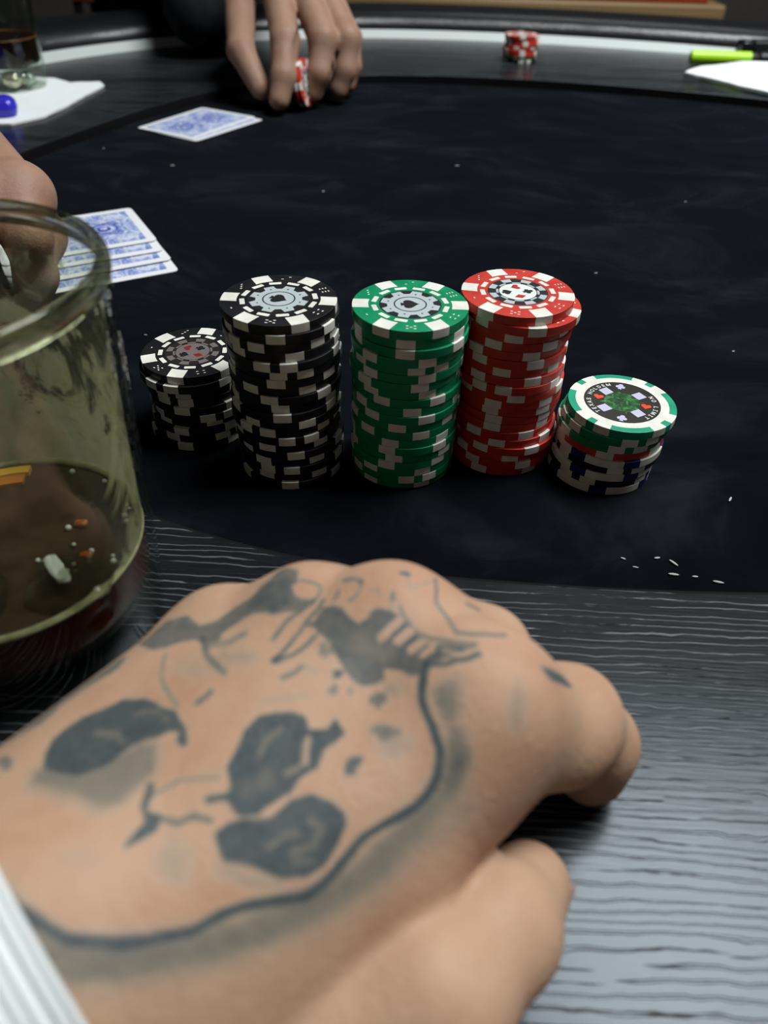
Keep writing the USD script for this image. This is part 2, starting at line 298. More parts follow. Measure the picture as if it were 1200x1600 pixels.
def laser_chip(key, body, spot, text=False):
    k = klass(key)
    obj('body', chip_body(), CM[body], k)
    for i in range(4):
        for s in (-1, 1): obj('edge_spot', turn(rim_block(8.6, .84, parallel=False), 90*i+s*13.4), CM[spot], k)
    ring = Point(0, 0).buffer(.86*CR, 32).difference(Point(0, 0).buffer(.70*CR, 32))
    obj('face_ring', ext(ring, .00006, TOP-.00003), CM[spot], k, smooth=False)
    z = TOP-.00006; T0 = 114 if text else 0
    il = obj('inlay', ext(Point(0, 0).buffer(.705*CR, 32), .00009, z), ink_brown, k, smooth=False); z += .00009
    star = shapely.union_all([affinity.rotate(Polygon([(-.42*CR, 0), (0, -.13*CR), (.42*CR, 0), (0, .13*CR)]), a, origin=(0, 0)) for a in (0, 45, 90, 135)] + [Point(0, 0).buffer(.33*CR)])
    obj('star_print', ext(star, .00002, z), glow_m, il, smooth=False)
    if text:
        for a in (53, 144, 232, -38): obj('card_fan', ext(place(affinity.scale(diamond(.15*CR), 1.35, .95), .43*CR, a+T0, a+T0-45), .00002, z+.00002), ink_lilac, il, smooth=False)
        for a in (4, 180): obj('heart_print', ext(place(heart(.10*CR), .44*CR, a+T0, T0), .00002, z+.00002), ink_orange, il, smooth=False)
        for a in (103, 280): obj('club_print', ext(place(club(.105*CR), .555*CR, a+T0, T0), .00002, z+.00002), ink_lilac, il, smooth=False)
        lt = []
        for word, a0, da in (('TEXAS HOLDEM', 235+T0, -10.0), ('NO LIMIT', 39+T0, -10.5)):
            for q, ch in enumerate(word):
                if ch == ' ': continue
                g = meshkit.text_mesh(ch, .0016, .00002, bold=True); g.apply_translation((-g.bounds[:, 0].mean(), 0, 0))
                a = a0+da*q; g.apply_transform(trimesh.transformations.rotation_matrix(math.radians(a-90), (0, 0, 1)))
                x, y = pol(.575*CR, a); g.apply_translation((x, y, z)); lt.append(g)
        obj('lettering', cat_(*lt), ink_white, il, smooth=False)
        segs = shapely.union_all([place(sbox(-.0011, -.0001, .0011, .0001), .02*CR+.0008*i, 90+T0) for i in (-2, 0, 2)])
        obj('value_print', ext(segs, .00002, z+.00002), ink_brown, il, smooth=False)
    return k
PROTO = {'bg': dice_chip('black_gear_chip', 'black', 'white', 'white', 1, 'gear'), 'bs': dice_chip('black_suit_chip', 'black', 'white', 'white', 1, 'dim'),
         'gg': dice_chip('green_gear_chip', 'green', 'white', 'white', 1, 'gear'), 'rs': dice_chip('red_suit_chip', 'red', 'white', 'white', 1, 'suits'),
         'wb': dice_chip('white_suit_chip', 'white', 'blue', 'blue', 1, 'suits'),
         'lg': laser_chip('green_striped_chip', 'teal', 'white', True), 'lG': laser_chip('green_pair_chip', 'green', 'white'), 'lb': laser_chip('black_pair_chip', 'black', 'white'), 'lr': laser_chip('red_pair_chip', 'red', 'white')}
DESC = {'bg': 'black white-spotted chip', 'bs': 'black white-spotted chip', 'gg': 'green white-spotted chip', 'rs': 'red white-spotted chip',
        'wb': 'white blue-spotted chip', 'lg': 'green chip', 'lG': 'green chip with paired white spots', 'lb': 'black chip with paired white spots', 'lr': 'red chip with paired white spots'}
KIND = {'b': 'black_poker_chip', 'g': 'green_poker_chip', 'r': 'red_poker_chip', 'w': 'white_poker_chip'}
def put_chip(proto, loc, rotz, label, group, tilt=None):
    name = KIND[(proto[1] if proto[0] == 'l' else proto[0]).lower()]
    x = UsdGeom.Xform.Define(stage, path_for(name))
    x.AddTranslateOp().Set(Gf.Vec3d(*map(float, loc)))
    if tilt is not None: x.AddRotateXYZOp().Set(Gf.Vec3f(*tilt))
    else: x.AddRotateZOp().Set(float(rotz))
    x.GetPrim().GetReferences().AddInternalReference(PROTO[proto].GetPath()); x.GetPrim().SetInstanceable(True)
    return tag(x, label, 'poker chip', group)
ORD = ['topmost', 'second from top', 'third from top', 'fourth from top', 'fifth from top', 'sixth from top', 'seventh from top', 'eighth from top', 'ninth from top', 'tenth from top', '11th from top', '12th from top',
       '13th from top', '14th from top', '15th from top', '16th from top', '17th from top', '18th from top', '19th from top', 'bottom']
def stack(layers, top, base, where, group, seed, jit=.0005, face=None):
    """layers from the top: (prototype, angle of one spot or spot pair from the front, dx, dy in mm)"""
    r = np.random.default_rng(seed); n = len(layers)
    az = math.degrees(math.atan2(base[0], base[1]))
    for i, L in enumerate(layers):
        p, ang = L[0], L[1]; dx, dy = (L[2], L[3]) if len(L) > 2 else (None, None)
        u = (n-1-i)/(n-1); j = r.normal(0, jit, 2).clip(-2*jit, 2*jit)
        if dx is not None: j = np.array([dx, dy])*.001
        elif i == 0: j = j*0
        pos = (base[0]*(1-u)+top[0]*u + j[0], base[1]*(1-u)+top[1]*u + j[1], base[2] + CT*(n-1-i+.5))
        o = ORD[i] if i < n-1 else 'bottom'
        d = DESC[p] if not (i == 0 and face) else face
        put_chip(p, pos, -90-az+ang, f'{d}, {o} in {where}', group)
def mk(base_key, pair_key, s):
    out = []
    for w in s.split():
        k = pair_key if w[0] == 'L' else base_key
        out.append((k, float(w.lstrip('L'))))
    return out
blackL = mk('bg', 'lb', '19 -8 L-39 10 L-10 L4 -11 22 -20 -8 -5 18 L-34 L10 -24 2 -32 L-17 27 -5')
stack(blackL, (-.0376, .2352), (-.0364, .2341, 0), 'the tall black stack', 'chips of the tall black stack', 11, .0006, 'black chip with pale gear inlay')
greenL = mk('gg', 'lG', '32 -3.5 -5 21 L23 21 17 24 34 8 23 -6 20 -13 -18 -10 -16 24 L19 24')
stack(greenL, (.0069, .2339), (.0064, .2352, 0), 'the tall green stack', 'chips of the tall green stack', 12, .0005, 'green chip with pale gear inlay')
redL = [('rs', 31, 0, 0), ('rs', 17, 2.6, -1.2)] + mk('rs', 'lr', '1 -20 24 -32 -5 -33 L-15 10 -13 -16 -9 -8 -28 -4 -25 15 -31 -18')
redL[15] = ('rs', -4); redL[16] = ('rs', -25, 1.3, -.6)
stack(redL, (.0446, .2461), (.0462, .2453, 0), 'the tall red stack', 'chips of the tall red stack', 13, .0005, 'red chip with four card suits inlay')
shortL = mk('bs', 'lb', '-24 L-40 L-32 L-31 -25 L14 9 31 19 37')
stack(shortL, (-.0763, .2569), (-.0758, .2566, 0), 'the short black stack', 'chips of the short black stack', 14, .0007, 'black chip with dim red suits inlay')
mixL = [('lg', -27, 0, 0), ('lG', 35, -.8, -.3), ('lG', 27, -1.6, 0), ('rs', 2, -.6, .3), ('wb', -28, 0, -.8), ('lb', 30, .4, 0), ('wb', -20, -.3, -.3), ('lb', -20, .2, .2), ('wb', 7, .2, -.4)]
stack(mixL, (.0868, .2342), (.0840, .2360, 0), 'the short mixed stack', 'chips of the short mixed stack', 15, .0003, 'green and white chip with dark star inlay')
farL = mk('rs', 'lr', '5 12 12 -14 12 10') + [('lG', 5), ('lb', 22)]
stack(farL, (.1445, 1.012), (.1440, 1.012, RZ), 'the far stack', 'chips of the far stack on the wood border', 16, .0008, 'red chip')

# ------------------------------------------------------------------ playing cards
card_white = plain('CardWhite', (.80, .82, .84), .35)
card_back = mat('CardBackPrint', {'g': ('texture_coordinate', {}),
    'sx': ('separate_xyz', {}), 'ax': math_n('absolute'), 'ay': math_n('absolute'), 'cb': ('combine_xyz', {}),
    'n': ('noise_texture', {'scale': 95., 'detail': 3., 'distortion': 2.2}), 'n2': ('noise_texture', {'scale': 480., 'detail': 2., 'distortion': 1.}),
    'mx': math_n('multiply_add', value2=.55), 'r': ('rgb_ramp', {'ramp': [(.50, (.10, .155, .46)), (.66, (.19, .26, .58)), (.78, (.42, .49, .72)), (.9, (.66, .70, .80))]}), 'p': ('principled_bsdf', {'roughness': .35})},
    [('g.object', 'sx.vector'), ('sx.x', 'ax.value1'), ('sx.y', 'ay.value1'), ('ax.value', 'cb.x'), ('ay.value', 'cb.y'), ('cb.vector', 'n.vector'), ('cb.vector', 'n2.vector'),
     ('n2.fac', 'mx.value1'), ('n.fac', 'mx.value3'), ('mx.value', 'r.fac'), ('r.color', 'p.base_color')])
card_ink = plain('CardBackInk', (.055, .085, .36), .35)
ck = klass('playing_card')
def rrect(w, h, r): return sbox(-w/2+r, -h/2+r, w/2-r, h/2-r).buffer(r, 6)
obj('card', ext(rrect(.063, .088, .0034), .0003, 0), card_white, ck, smooth=False)
bp = obj('back_print', ext(rrect(.0525, .0775, .001), .00003, .0003), card_back, ck, smooth=False)
orn = []
for s in (-1, 1):
    c = Point(0, s*.0195)
    orn += [c.buffer(.0085).difference(c.buffer(.0072)), c.buffer(.0042).difference(affinity.translate(c, .001, 0).buffer(.0022)), place(sbox(-.012, -.0007, .012, .0007), .008, 90*s, 0)]
    for a in (30, 150): orn.append(affinity.translate(sector(.0095, .0108, s*a-28, s*a+28, 10), 0, s*.0195))
obj('ornament', ext(shapely.union_all(orn), .00002, .00033), card_ink, bp, smooth=False)
def put_card(x, y, z, rotz, label, group, tilt=0.):
    c = UsdGeom.Xform.Define(stage, path_for('playing_card'))
    c.AddTranslateOp().Set(Gf.Vec3d(x, y, z)); c.AddRotateXYZOp().Set(Gf.Vec3f(0, tilt, rotz))
    c.GetPrim().GetReferences().AddInternalReference(ck.GetPath()); c.GetPrim().SetInstanceable(True)
    return tag(c, label, 'playing card', group)
e = np.array([.50, -.866]); l = np.array([-.866, -.50]); A0 = np.array([-.1735, .4985])
fan = ['topmost blue-backed playing card of the fan beside the drink glass', 'second card from the top of the fan beside the drink glass', 'third card from the top of the fan beside the drink glass', 'lowest, nearest playing card of the fan beside the drink glass']
for i in range(4):
    ctr = A0 + e*(.0315+.0140*i) + l*.044 + np.array([.0, .0])*i
    put_card(ctr[0], ctr[1], .0003+.0009*(3-i)/1.0 if i < 3 else .0001, math.degrees(math.atan2(l[1], l[0]))-90+(0, -.8, .6, -.4)[i], fan[i], 'fanned cards beside the glass', 0)
put_card(-.1765, .7262, .0006, 61-90+1.0, 'upper of two blue-backed playing cards left of the far hand', 'pair of cards by the far hand')
put_card(-.1700, .7215, .0001, 61-90-2.2, 'lower of two blue-backed playing cards, peeking out under the upper', 'pair of cards by the far hand')

# ------------------------------------------------------------------ the drink in the foreground
GX, GY, GT, GB, GH = -.103, .1439, .0434, .0379, .1056
def g_r(z): return GB+(GT-GB)*(z-RZ)/GH
def pane(name, tint, rough=.02, ior=1.45):
    return mat(name, {'f': ('layer_weight', {'blend': .5}), 'pw': math_n('power', value2=4.), 'ml': math_n('multiply_add', value2=.6, value3=.035), 't': ('transparent_bsdf', {'color': tint}), 'g': ('glossy_bsdf', {'color': (1, 1, 1), 'roughness': rough}), 'm': ('mix_closure', {})},
               [('f.facing', 'pw.value1'), ('pw.value', 'ml.value1'), ('ml.value', 'm.fac'), ('t.BSDF', 'm.closure1'), ('g.BSDF', 'm.closure2')], surface='m.closure')
glass_m = pane('GlassWall', (.90, .92, .86))
rim_m = mat('GlassRim', {'t': ('transparent_bsdf', {'color': (.80, .81, .70)}), 'g': ('glass_bsdf', {'color': (.93, .94, .86), 'roughness': .05, 'IOR': 1.5}), 'm': ('mix_closure', {'fac': .62})},
            [('t.BSDF', 'm.closure1'), ('g.BSDF', 'm.closure2')], surface='m.closure')
drink_m = mat('AmberDrink', {'p': ('principled_bsdf', {'base_color': (.11, .014, .006), 'roughness': .10, 'specular_ior_level': .5, 'subsurface_weight': .25, 'subsurface_radius': (1, .15, .05), 'subsurface_scale': .01})})
surface_m = mat('DrinkSurface', {'g': ('texture_coordinate', {}), 'n': ('noise_texture', {'scale': 70., 'detail': 4.}), 'r': ('rgb_ramp', {'ramp': [(.35, (.022, .011, .007)), (.65, (.060, .034, .022))]}),
    'p': ('principled_bsdf', {'roughness': .12})}, [('g.object', 'n.vector'), ('n.fac', 'r.fac'), ('r.color', 'p.base_color')])
foam_m = mat('FoamFilm', {'g': ('texture_coordinate', {}), 'mp': ('mapping', {'scale': (1, 1, .8)}),
    'n': ('noise_texture', {'scale': 44., 'detail': 8., 'roughness': .68, 'distortion': 1.2}), 'n2': ('noise_texture', {'scale': 240., 'detail': 3.}),
    'sx': ('separate_xyz', {}), 'zr': ('map_range', {'from_min': .030, 'from_max': .105, 'to_min': .15, 'to_max': -.07}),
    'a1': math_n('add'), 'yr': ('map_range', {'clamp': True, 'from_min': -.034, 'from_max': -.004, 'to_min': -.6, 'to_max': 0.}), 'a2': math_n('add'), 'mr': ('map_range', {'range_type': 'smoothstep', 'from_min': .46, 'from_max': .56, 'to_min': .05, 'to_max': .80}),
    'r': ('rgb_ramp', {'ramp': [(.3, (.72, .67, .42)), (.7, (.88, .86, .66))]}),
    'd': ('diffuse_bsdf', {}), 'tl': ('translucent_bsdf', {}), 'm1': ('mix_closure', {'fac': .45}), 't': ('transparent_bsdf', {}), 'm2': ('mix_closure', {})},
    [('g.object', 'mp.vector'), ('mp.vector', 'n.vector'), ('g.object', 'n2.vector'), ('g.object', 'sx.vector'), ('sx.z', 'zr.value'), ('n.fac', 'a1.value1'), ('zr.result', 'a1.value2'), ('sx.y', 'yr.value'), ('a1.value', 'a2.value1'), ('yr.result', 'a2.value2'), ('a2.value', 'mr.value'),
     ('n2.fac', 'r.fac'), ('r.color', 'd.color'), ('r.color', 'tl.color'), ('d.BSDF', 'm1.closure1'), ('tl.BSDF', 'm1.closure2'), ('mr.result', 'm2.fac'), ('t.BSDF', 'm2.closure1'), ('m1.closure', 'm2.closure2')], surface='m2.closure')
foamring_m = mat('FoamRing', {'g': ('texture_coordinate', {}), 'n': ('noise_texture', {'scale': 300., 'detail': 3.}), 'r': ('rgb_ramp', {'ramp': [(.3, (.30, .27, .14)), (.7, (.50, .47, .29))]}), 'p': ('principled_bsdf', {'roughness': .5})},
                 [('g.object', 'n.vector'), ('n.fac', 'r.fac'), ('r.color', 'p.base_color')])
ice_m = mat('Ice', {'t': ('transparent_bsdf', {'color': (.9, .88, .82)}), 'g': ('glass_bsdf', {'color': (.95, .95, .93), 'roughness': .10, 'IOR': 1.42}), 'm': ('mix_closure', {'fac': .8})}, [('t.BSDF', 'm.closure1'), ('g.BSDF', 'm.closure2')], surface='m.closure')
ZL = .0362
glint_m = plain('PaleGlint', (.62, .64, .62), .3)  # pale colour standing in for white glints on drink and ice
dg = thing('drink_glass', 'clear tumbler of amber drink with foam residue beside the tattooed hand', 'glass', (GX, GY, .0004))
wt = .0026
outer = [(GB-.002, RZ)] + [(GB, RZ+.002)] + [(g_r(z), z) for z in np.linspace(RZ+.012, RZ+GH-.005, 12)]
inner = [(g_r(z)-wt, z) for z in np.linspace(RZ+GH-.005, RZ+.012, 12)]
obj('glass_wall', lathe([(0, RZ)]+outer+inner+[(GB-wt-.003, RZ+.0095), (0, RZ+.009)], 96), glass_m, dg, smooth=50)
rt_ = [(GT-wt/2+(.0017)*math.cos(a), RZ+GH-.0035+.0030*math.sin(a)) for a in np.linspace(-math.pi/2, 1.5*math.pi, 20)]
obj('glass_rim', lathe(rt_, 96), rim_m, dg, smooth=60)
rl = g_r(ZL)-wt
obj('drink', lathe([(0, RZ+.0095), (GB-wt-.004, RZ+.0098), (GB-wt-.0005, RZ+.0125)] + [(g_r(z)-wt-.0001, z) for z in (.024, .030, ZL-.0007)], 64), drink_m, dg, smooth=50, label='dark red-brown drink')
a = np.linspace(0, 1, 14)
obj('drink_surface', lathe([(rl-.0001, ZL-.0007)] + [(rl*(1-t), ZL-.0006*(1-.9*(1-t)**6)) for t in a] , 64), surface_m, dg, smooth=60, label='dark still surface of the drink')
fr = [(rl-.0008+.0010*math.cos(t), ZL+.0003+.0009*math.sin(t)) for t in np.linspace(-math.pi/2, 1.5*math.pi, 14)]
obj('foam_ring', lathe(fr, 96), foamring_m, dg, smooth=60, label='pale foam line round the drink')
film = [(g_r(z)-wt-.00025, z) for z in np.linspace(ZL+.0003, RZ+GH-.012, 10)]
obj('foam_residue', lathe(film, 96), foam_m, dg, smooth=60, label='yellowish foam residue clinging to the inside')
bub = []
for x, y in [(-.0911, .1372), (-.0882, .1361), (-.0875, .1502), (-.0838, .1436), (-.0783, .1414), (-.072, .1397), (-.0713, .1378), (-.0776, .1375), (-.0801, .1339), (-.0812, .1315), (-.0735, .1560), (-.0948, .1752), (-.0838, .1710), (-.0730, .1590), (-.0742, .1605), (-.0722, .1535)]:
    m = trimesh.creation.icosphere(2, .0005+.0004*rng.random()); m.apply_translation((x-GX, y-GY, ZL+.0001)); bub.append(m)
tag(obj('glint_bubble', cat_(*bub), glint_m, dg, smooth=True, label='small pale bubbles added as glints on the drink'), kind='stuff')  # pale beads placed as the white glints on the drink
def lump(size, seed, amp=.18):
    m = trimesh.creation.icosphere(4, 1.0); v = m.vertices.copy()
    v = np.sign(v)*np.abs(v)**.6
    v *= (1+amp*(meshkit.fbm(v*1.3+seed, 3, seed)-.5)*2)[:, None]
    m.vertices = v*np.array(size); return m
for i, (x, y, sz, lab) in enumerate(((-.0800, .1290, (.011, .010, .008), 'clear ice lump nearest the rim of the drink'), (-.1030, .1210, (.010, .009, .0075), 'clear ice lump floating at the left of the drink'))):
    m = lump(sz, 3+i); m.apply_translation((0, 0, 0))
    t = thing('ice_cube', lab, 'ice', (x, y, ZL-.0035), 20*i, None)
    obj('ice', m, ice_m, t, smooth=True)
    fo = lump((sz[0]*.16, sz[1]*.55, .0009), 20+i, .4); fo.apply_transform(trimesh.transformations.rotation_matrix(.7, (0, 0, 1))); fo.apply_translation((-.003, .002, sz[2]*.97)); obj('ice_highlight', fo, glint_m, t, smooth=True)  # the pale streak is a painted highlight on the ice
peel = sector(.0295, .0328, 98, 130, 16)
pz = thing('orange_slice', 'orange slice with yellow edge floating at the back of the drink', 'fruit slice', (GX, GY, ZL+.0002))
obj('peel', ext(peel, .0022, -.0008), plain('OrangePeel', (.75, .42, .03), .4), pz, smooth=False)
obj('flesh', ext(sector(.0255, .0295, 100, 128, 16), .0016, -.0008), plain('OrangeFlesh', (.50, .16, .02), .35), pz, smooth=False)
for i, (x, y) in enumerate(((-.0845, .1520), (-.0790, .1395))):
    m = lump((.0017, .0011, .0008), 40+i, .3); m.apply_translation((x, y, ZL+.0007)); tag(obj('orange_pulp', m, plain(f'Pulp{i}', (.34, .07, .012), .35), smooth=True), ('orange pulp bit floating near the back of the drink', 'orange pulp bit floating beside the ice in the drink')[i], 'fruit pulp')

# ------------------------------------------------------------------ things on the far border
paper_m = mat('NapkinPaper', {'g': ('texture_coordinate', {}), 'n': ('noise_texture', {'scale': 900., 'detail': 2.}), 'n2': ('noise_texture', {'scale': 45., 'detail': 2.}), 'b': ('bump', {'strength': .25, 'distance': .0004}), 'b2': ('bump', {'strength': .3, 'distance': .003}),
    'p': ('principled_bsdf', {'base_color': (.80, .83, .84), 'roughness': .9, 'specular_ior_level': .2})}, [('g.object', 'n.vector'), ('g.object', 'n2.vector'), ('n.fac', 'b.height'), ('n2.fac', 'b2.height'), ('b2.normal', 'b.normal'), ('b.normal', 'p.normal')])
def sheet(pts, thick, zf, seed):
    p = Polygon(pts).buffer(-.003).buffer(.003)
    x0, y0, x1, y1 = p.bounds
    st = .004; gx, gy = np.meshgrid(np.arange(x0, x1+st, st), np.arange(y0, y1+st, st)); inn = shapely.contains_xy(p.buffer(-.0015), gx.ravel(), gy.ravel())
    bd = shapely.segmentize(p, .004).exterior.coords[:-1]
    P2 = np.vstack([np.array(bd), np.c_[gx.ravel(), gy.ravel()][inn]])
    from scipy.spatial import Delaunay
    T = Delaunay(P2).simplices; cen = P2[T].mean(1); T = T[shapely.contains_xy(p, cen[:, 0], cen[:, 1])]
    a, b, c = (P2[T[:, k]] for k in range(3)); cr = (b[:, 0]-a[:, 0])*(c[:, 1]-a[:, 1])-(b[:, 1]-a[:, 1])*(c[:, 0]-a[:, 0]); T[cr < 0] = T[cr < 0][:, ::-1]
    nb = len(bd); n = len(P2); z = np.array([zf(x, y) for x, y in P2]) + .0012*(meshkit.fbm(np.c_[P2*60, np.full(n, seed)], 3, seed)-.5)
    z = np.maximum(z, RZ+.0003)
    V = np.vstack([np.c_[P2, z+thick], np.c_[P2, z]]); j = np.arange(nb); k = (j+1) % nb
    Fs = np.vstack([T, T[:, ::-1]+n, np.c_[j, j+n, k+n], np.c_[j, k+n, k]])
    m = trimesh.Trimesh(V, Fs, process=False); trimesh.repair.fix_normals(m); return m
tag(obj('paper_napkin', sheet([(-.40, .70), (-.345, .665), (-.318, .668), (-.300, .692), (-.2935, .735), (-.291, .772), (-.2855, .815), (-.295, .832), (-.3210, .823), (-.345, .842), (-.41, .845)], .0016, lambda x, y: RZ+.0004, 1), paper_m, smooth=40),
    'white paper napkin under the far whisky glass', 'napkin')
tag(obj('paper_napkin', sheet([(.3215, .948), (.330, .964), (.347, .972), (.368, .962), (.42, .966), (.50, .955), (.52, .86), (.46, .80), (.403, .818), (.376, .858), (.358, .880), (.340, .912)], .003, lambda x, y: RZ+.0005+.010*min(1, max(0, (x-.33)*18))*min(1, max(0, (y-.84)*9)), 2), paper_m, smooth=40),
    'white folded paper napkin at the right end of the far border', 'napkin')
# far whisky glass
fgx, fgy = -.3690, .8000
fz = RZ+.0022
fg = thing('whisky_glass', 'far tumbler of dark drink with thick base on a napkin', 'glass', (fgx, fgy, 0))
fo = [(.030, fz), (.0325, fz+.003), (.0335, fz+.02), (.0350, fz+.075), (.0352, fz+.0765), (.0340, fz+.0765), (.0322, fz+.04), (.0312, fz+.0215), (.028, fz+.0185), (0, fz+.0175)]
obj('glass_wall', lathe([(0, fz+.002), (.022, fz+.002)]+fo, 64), pane('FarGlass', (.86, .90, .86), .03), fg, smooth=50)
obj('drink', lathe([(0, fz+.0178), (.0275, fz+.0188), (.0310, fz+.022), (.0318, fz+.036), (.0321, fz+.041), (0, fz+.041)], 48), plain('FarWhisky', (.016, .006, .003), .08), fg, smooth=40, label='dark brown drink')
obj('drink_rim', lathe([(.0318+.0009*math.cos(t), fz+.041+.0008*math.sin(t)) for t in np.linspace(-math.pi/2, 1.5*math.pi, 12)], 48), plain('WhiskyEdge', (.16, .055, .015), .2), fg)
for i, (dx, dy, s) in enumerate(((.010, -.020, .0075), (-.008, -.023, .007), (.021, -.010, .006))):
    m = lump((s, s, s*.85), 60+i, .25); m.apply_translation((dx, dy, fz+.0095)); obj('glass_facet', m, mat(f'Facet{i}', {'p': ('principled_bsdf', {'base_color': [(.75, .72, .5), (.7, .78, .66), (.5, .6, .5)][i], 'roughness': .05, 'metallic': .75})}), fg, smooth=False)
# highlighter
hp = thing('highlighter_pen', 'fluorescent yellow-green highlighter lying behind the folded napkin', 'pen', (.346, 1.0175, RZ+.0074), -1.5)
neon = plain('NeonYellowGreen', (.42, .80, .012), .35)
cyl = lambda pr, n=24: lathe(pr, n).apply_transform(trimesh.transformations.rotation_matrix(math.pi/2, (0, 1, 0)))
obj('barrel', cyl([(0, 0), (.0055, .0003), (.0068, .002), (.0072, .006), (.0072, .070), (0, .070)]), neon, hp)
obj('collar', cyl([(0, .0701), (.0066, .0701), (.0066, .076), (.0045, .081), (0, .081)]), black_m, hp, label='black slanted collar')
obj('cap', cyl([(0, .0812), (.0072, .0815), (.0074, .084), (.0072, .125), (.005, .127), (0, .127)]), black_m, hp, label='black cap')
obj('clip', rbox(.034, .003, .0022, .001).apply_translation((.104, 0, .0085)), black_m, hp)
lb = thing('black_lighter', 'small black box-shaped object behind the highlighter by the pale trim', 'lighter', (.462, 1.062, RZ), 4)
obj('body', rbox(.062, .022, .020, .003).apply_translation((0, 0, .0102)), black_m, lb); obj('lid', rbox(.014, .0215, .0195, .003).apply_translation((-.0385, 0, .0102)), leather_m, lb)
# blue object at the left edge
bl = thing('blue_lighter', 'glossy violet-blue lighter at the left edge, below the napkin', 'lighter', (-.3375, .692, RZ+.0085), 20)
obj('body', rbox(.052, .026, .0168, .0080).apply_translation((-.010, 0, 0)), plain('BlueViolet', (.035, .03, .52), .2), bl)
obj('printed_band', rbox(.016, .0160, .0168, .006).apply_translation((-.012, -.002, .0004)), plain('PaleViolet', (.42, .42, .78), .3), bl, label='pale printed band')

# ------------------------------------------------------------------ furniture behind the table
tan_m = mat('TanWood', {'g': ('texture_coordinate', {}), 'm': ('mapping', {'scale': (3, 60, 60)}), 'n': ('noise_texture', {'scale': 1., 'detail': 3.}), 'r': ('rgb_ramp', {'ramp': [(.3, (.20, .125, .05)), (.7, (.30, .20, .09))]}), 'p': ('principled_bsdf', {'roughness': .5})},
            [('g.object', 'm.vector'), ('m.vector', 'n.vector'), ('n.fac', 'r.fac'), ('r.color', 'p.base_color')])
redc_m = plain('RedUpholstery', (.42, .045, .02), .7)
bn = thing('bench', 'tan wooden bench with orange-red pad on its right half behind the far rail', 'bench', (.266, 1.96, -.011), 0)
obj('seat_frame', rbox(.740, .46, .05, .006).apply_translation((0, 0, -.025)), tan_m, bn)
obj('seat_pad', rbox(.300, .44, .032, .010).apply_translation((.190, .005, .014)), redc_m, bn, label='orange-red seat pad')
for sx in (-1, 1):
    for sy in (-1, 1): obj('leg', rbox(.045, .045, .702, .006).apply_translation((sx*.345, sy*.2, FZ+.011+.351)), tan_m, bn)
rc = thing('red_stool', 'orange-red stool behind the rail at upper left', 'stool', (-.641, 1.895, .012), 0)
obj('seat', rbox(.073, .13, .05, .008).apply_translation((0, 0, -.036)), redc_m, rc)
for sx in (-1, 1):
    for sy in (-1, 1): obj('leg', rbox(.016, .016, .702, .004).apply_translation((sx*.027, sy*.05, FZ-.012+.351)), black_m, rc)

# ------------------------------------------------------------------ hands
def surface_nets(F, org, h):
    """closed quads around the zero set of the sampled field F (negative inside)"""
    S = F < 0
    nx, ny, nz = F.shape
    cs = np.zeros((nx-1, ny-1, nz-1), np.uint8)
    for a in (0, 1):
        for b in (0, 1):
            for c in (0, 1): cs += S[a:nx-1+a, b:ny-1+b, c:nz-1+c]
    act = (cs > 0) & (cs < 8); idx = np.full(act.shape, -1, np.int64); ii = np.argwhere(act); idx[act] = np.arange(len(ii))
    acc = np.zeros((len(ii), 3)); cnt = np.zeros(len(ii))
    cor = [(a, b, c) for a in (0, 1) for b in (0, 1) for c in (0, 1)]
    val = {o: F[ii[:, 0]+o[0], ii[:, 1]+o[1], ii[:, 2]+o[2]] for o in cor}
    for o in cor:
        for ax in range(3):
            if o[ax]: continue
            q = list(o); q[ax] = 1; q = tuple(q); A, B = val[o], val[q]; m = (A < 0) != (B < 0)
            t = A[m]/(A[m]-B[m]); p = np.tile(np.array(o, float), (m.sum(), 1)); p[:, ax] += t
            acc[m] += p; cnt[m] += 1
    V = org + h*(ii + acc/cnt[:, None]); Q = []
    for ax in range(3):
        u, v = (ax+1) % 3, (ax+2) % 3
        sl0 = [slice(None)]*3; sl1 = [slice(None)]*3; sl0[ax] = slice(0, -1); sl1[ax] = slice(1, None)
        A, B = S[tuple(sl0)], S[tuple(sl1)]
        e = np.argwhere(A != B); e = e[(e[:, u] > 0) & (e[:, v] > 0) & (e[:, u] < F.shape[u]-1) & (e[:, v] < F.shape[v]-1)]
        def cell(du, dv):
            k = e.copy(); k[:, u] -= du; k[:, v] -= dv; return idx[k[:, 0], k[:, 1], k[:, 2]]
        q = np.stack([cell(0, 0), cell(1, 0), cell(1, 1), cell(0, 1)], 1)
        s = A[e[:, 0], e[:, 1], e[:, 2]]; q[~s] = q[~s][:, ::-1]
        Q.append(q)
    Q = np.vstack(Q); Fc = np.vstack([Q[:, [0, 1, 2]], Q[:, [0, 2, 3]]])
    return trimesh.Trimesh(V, Fc, process=False)
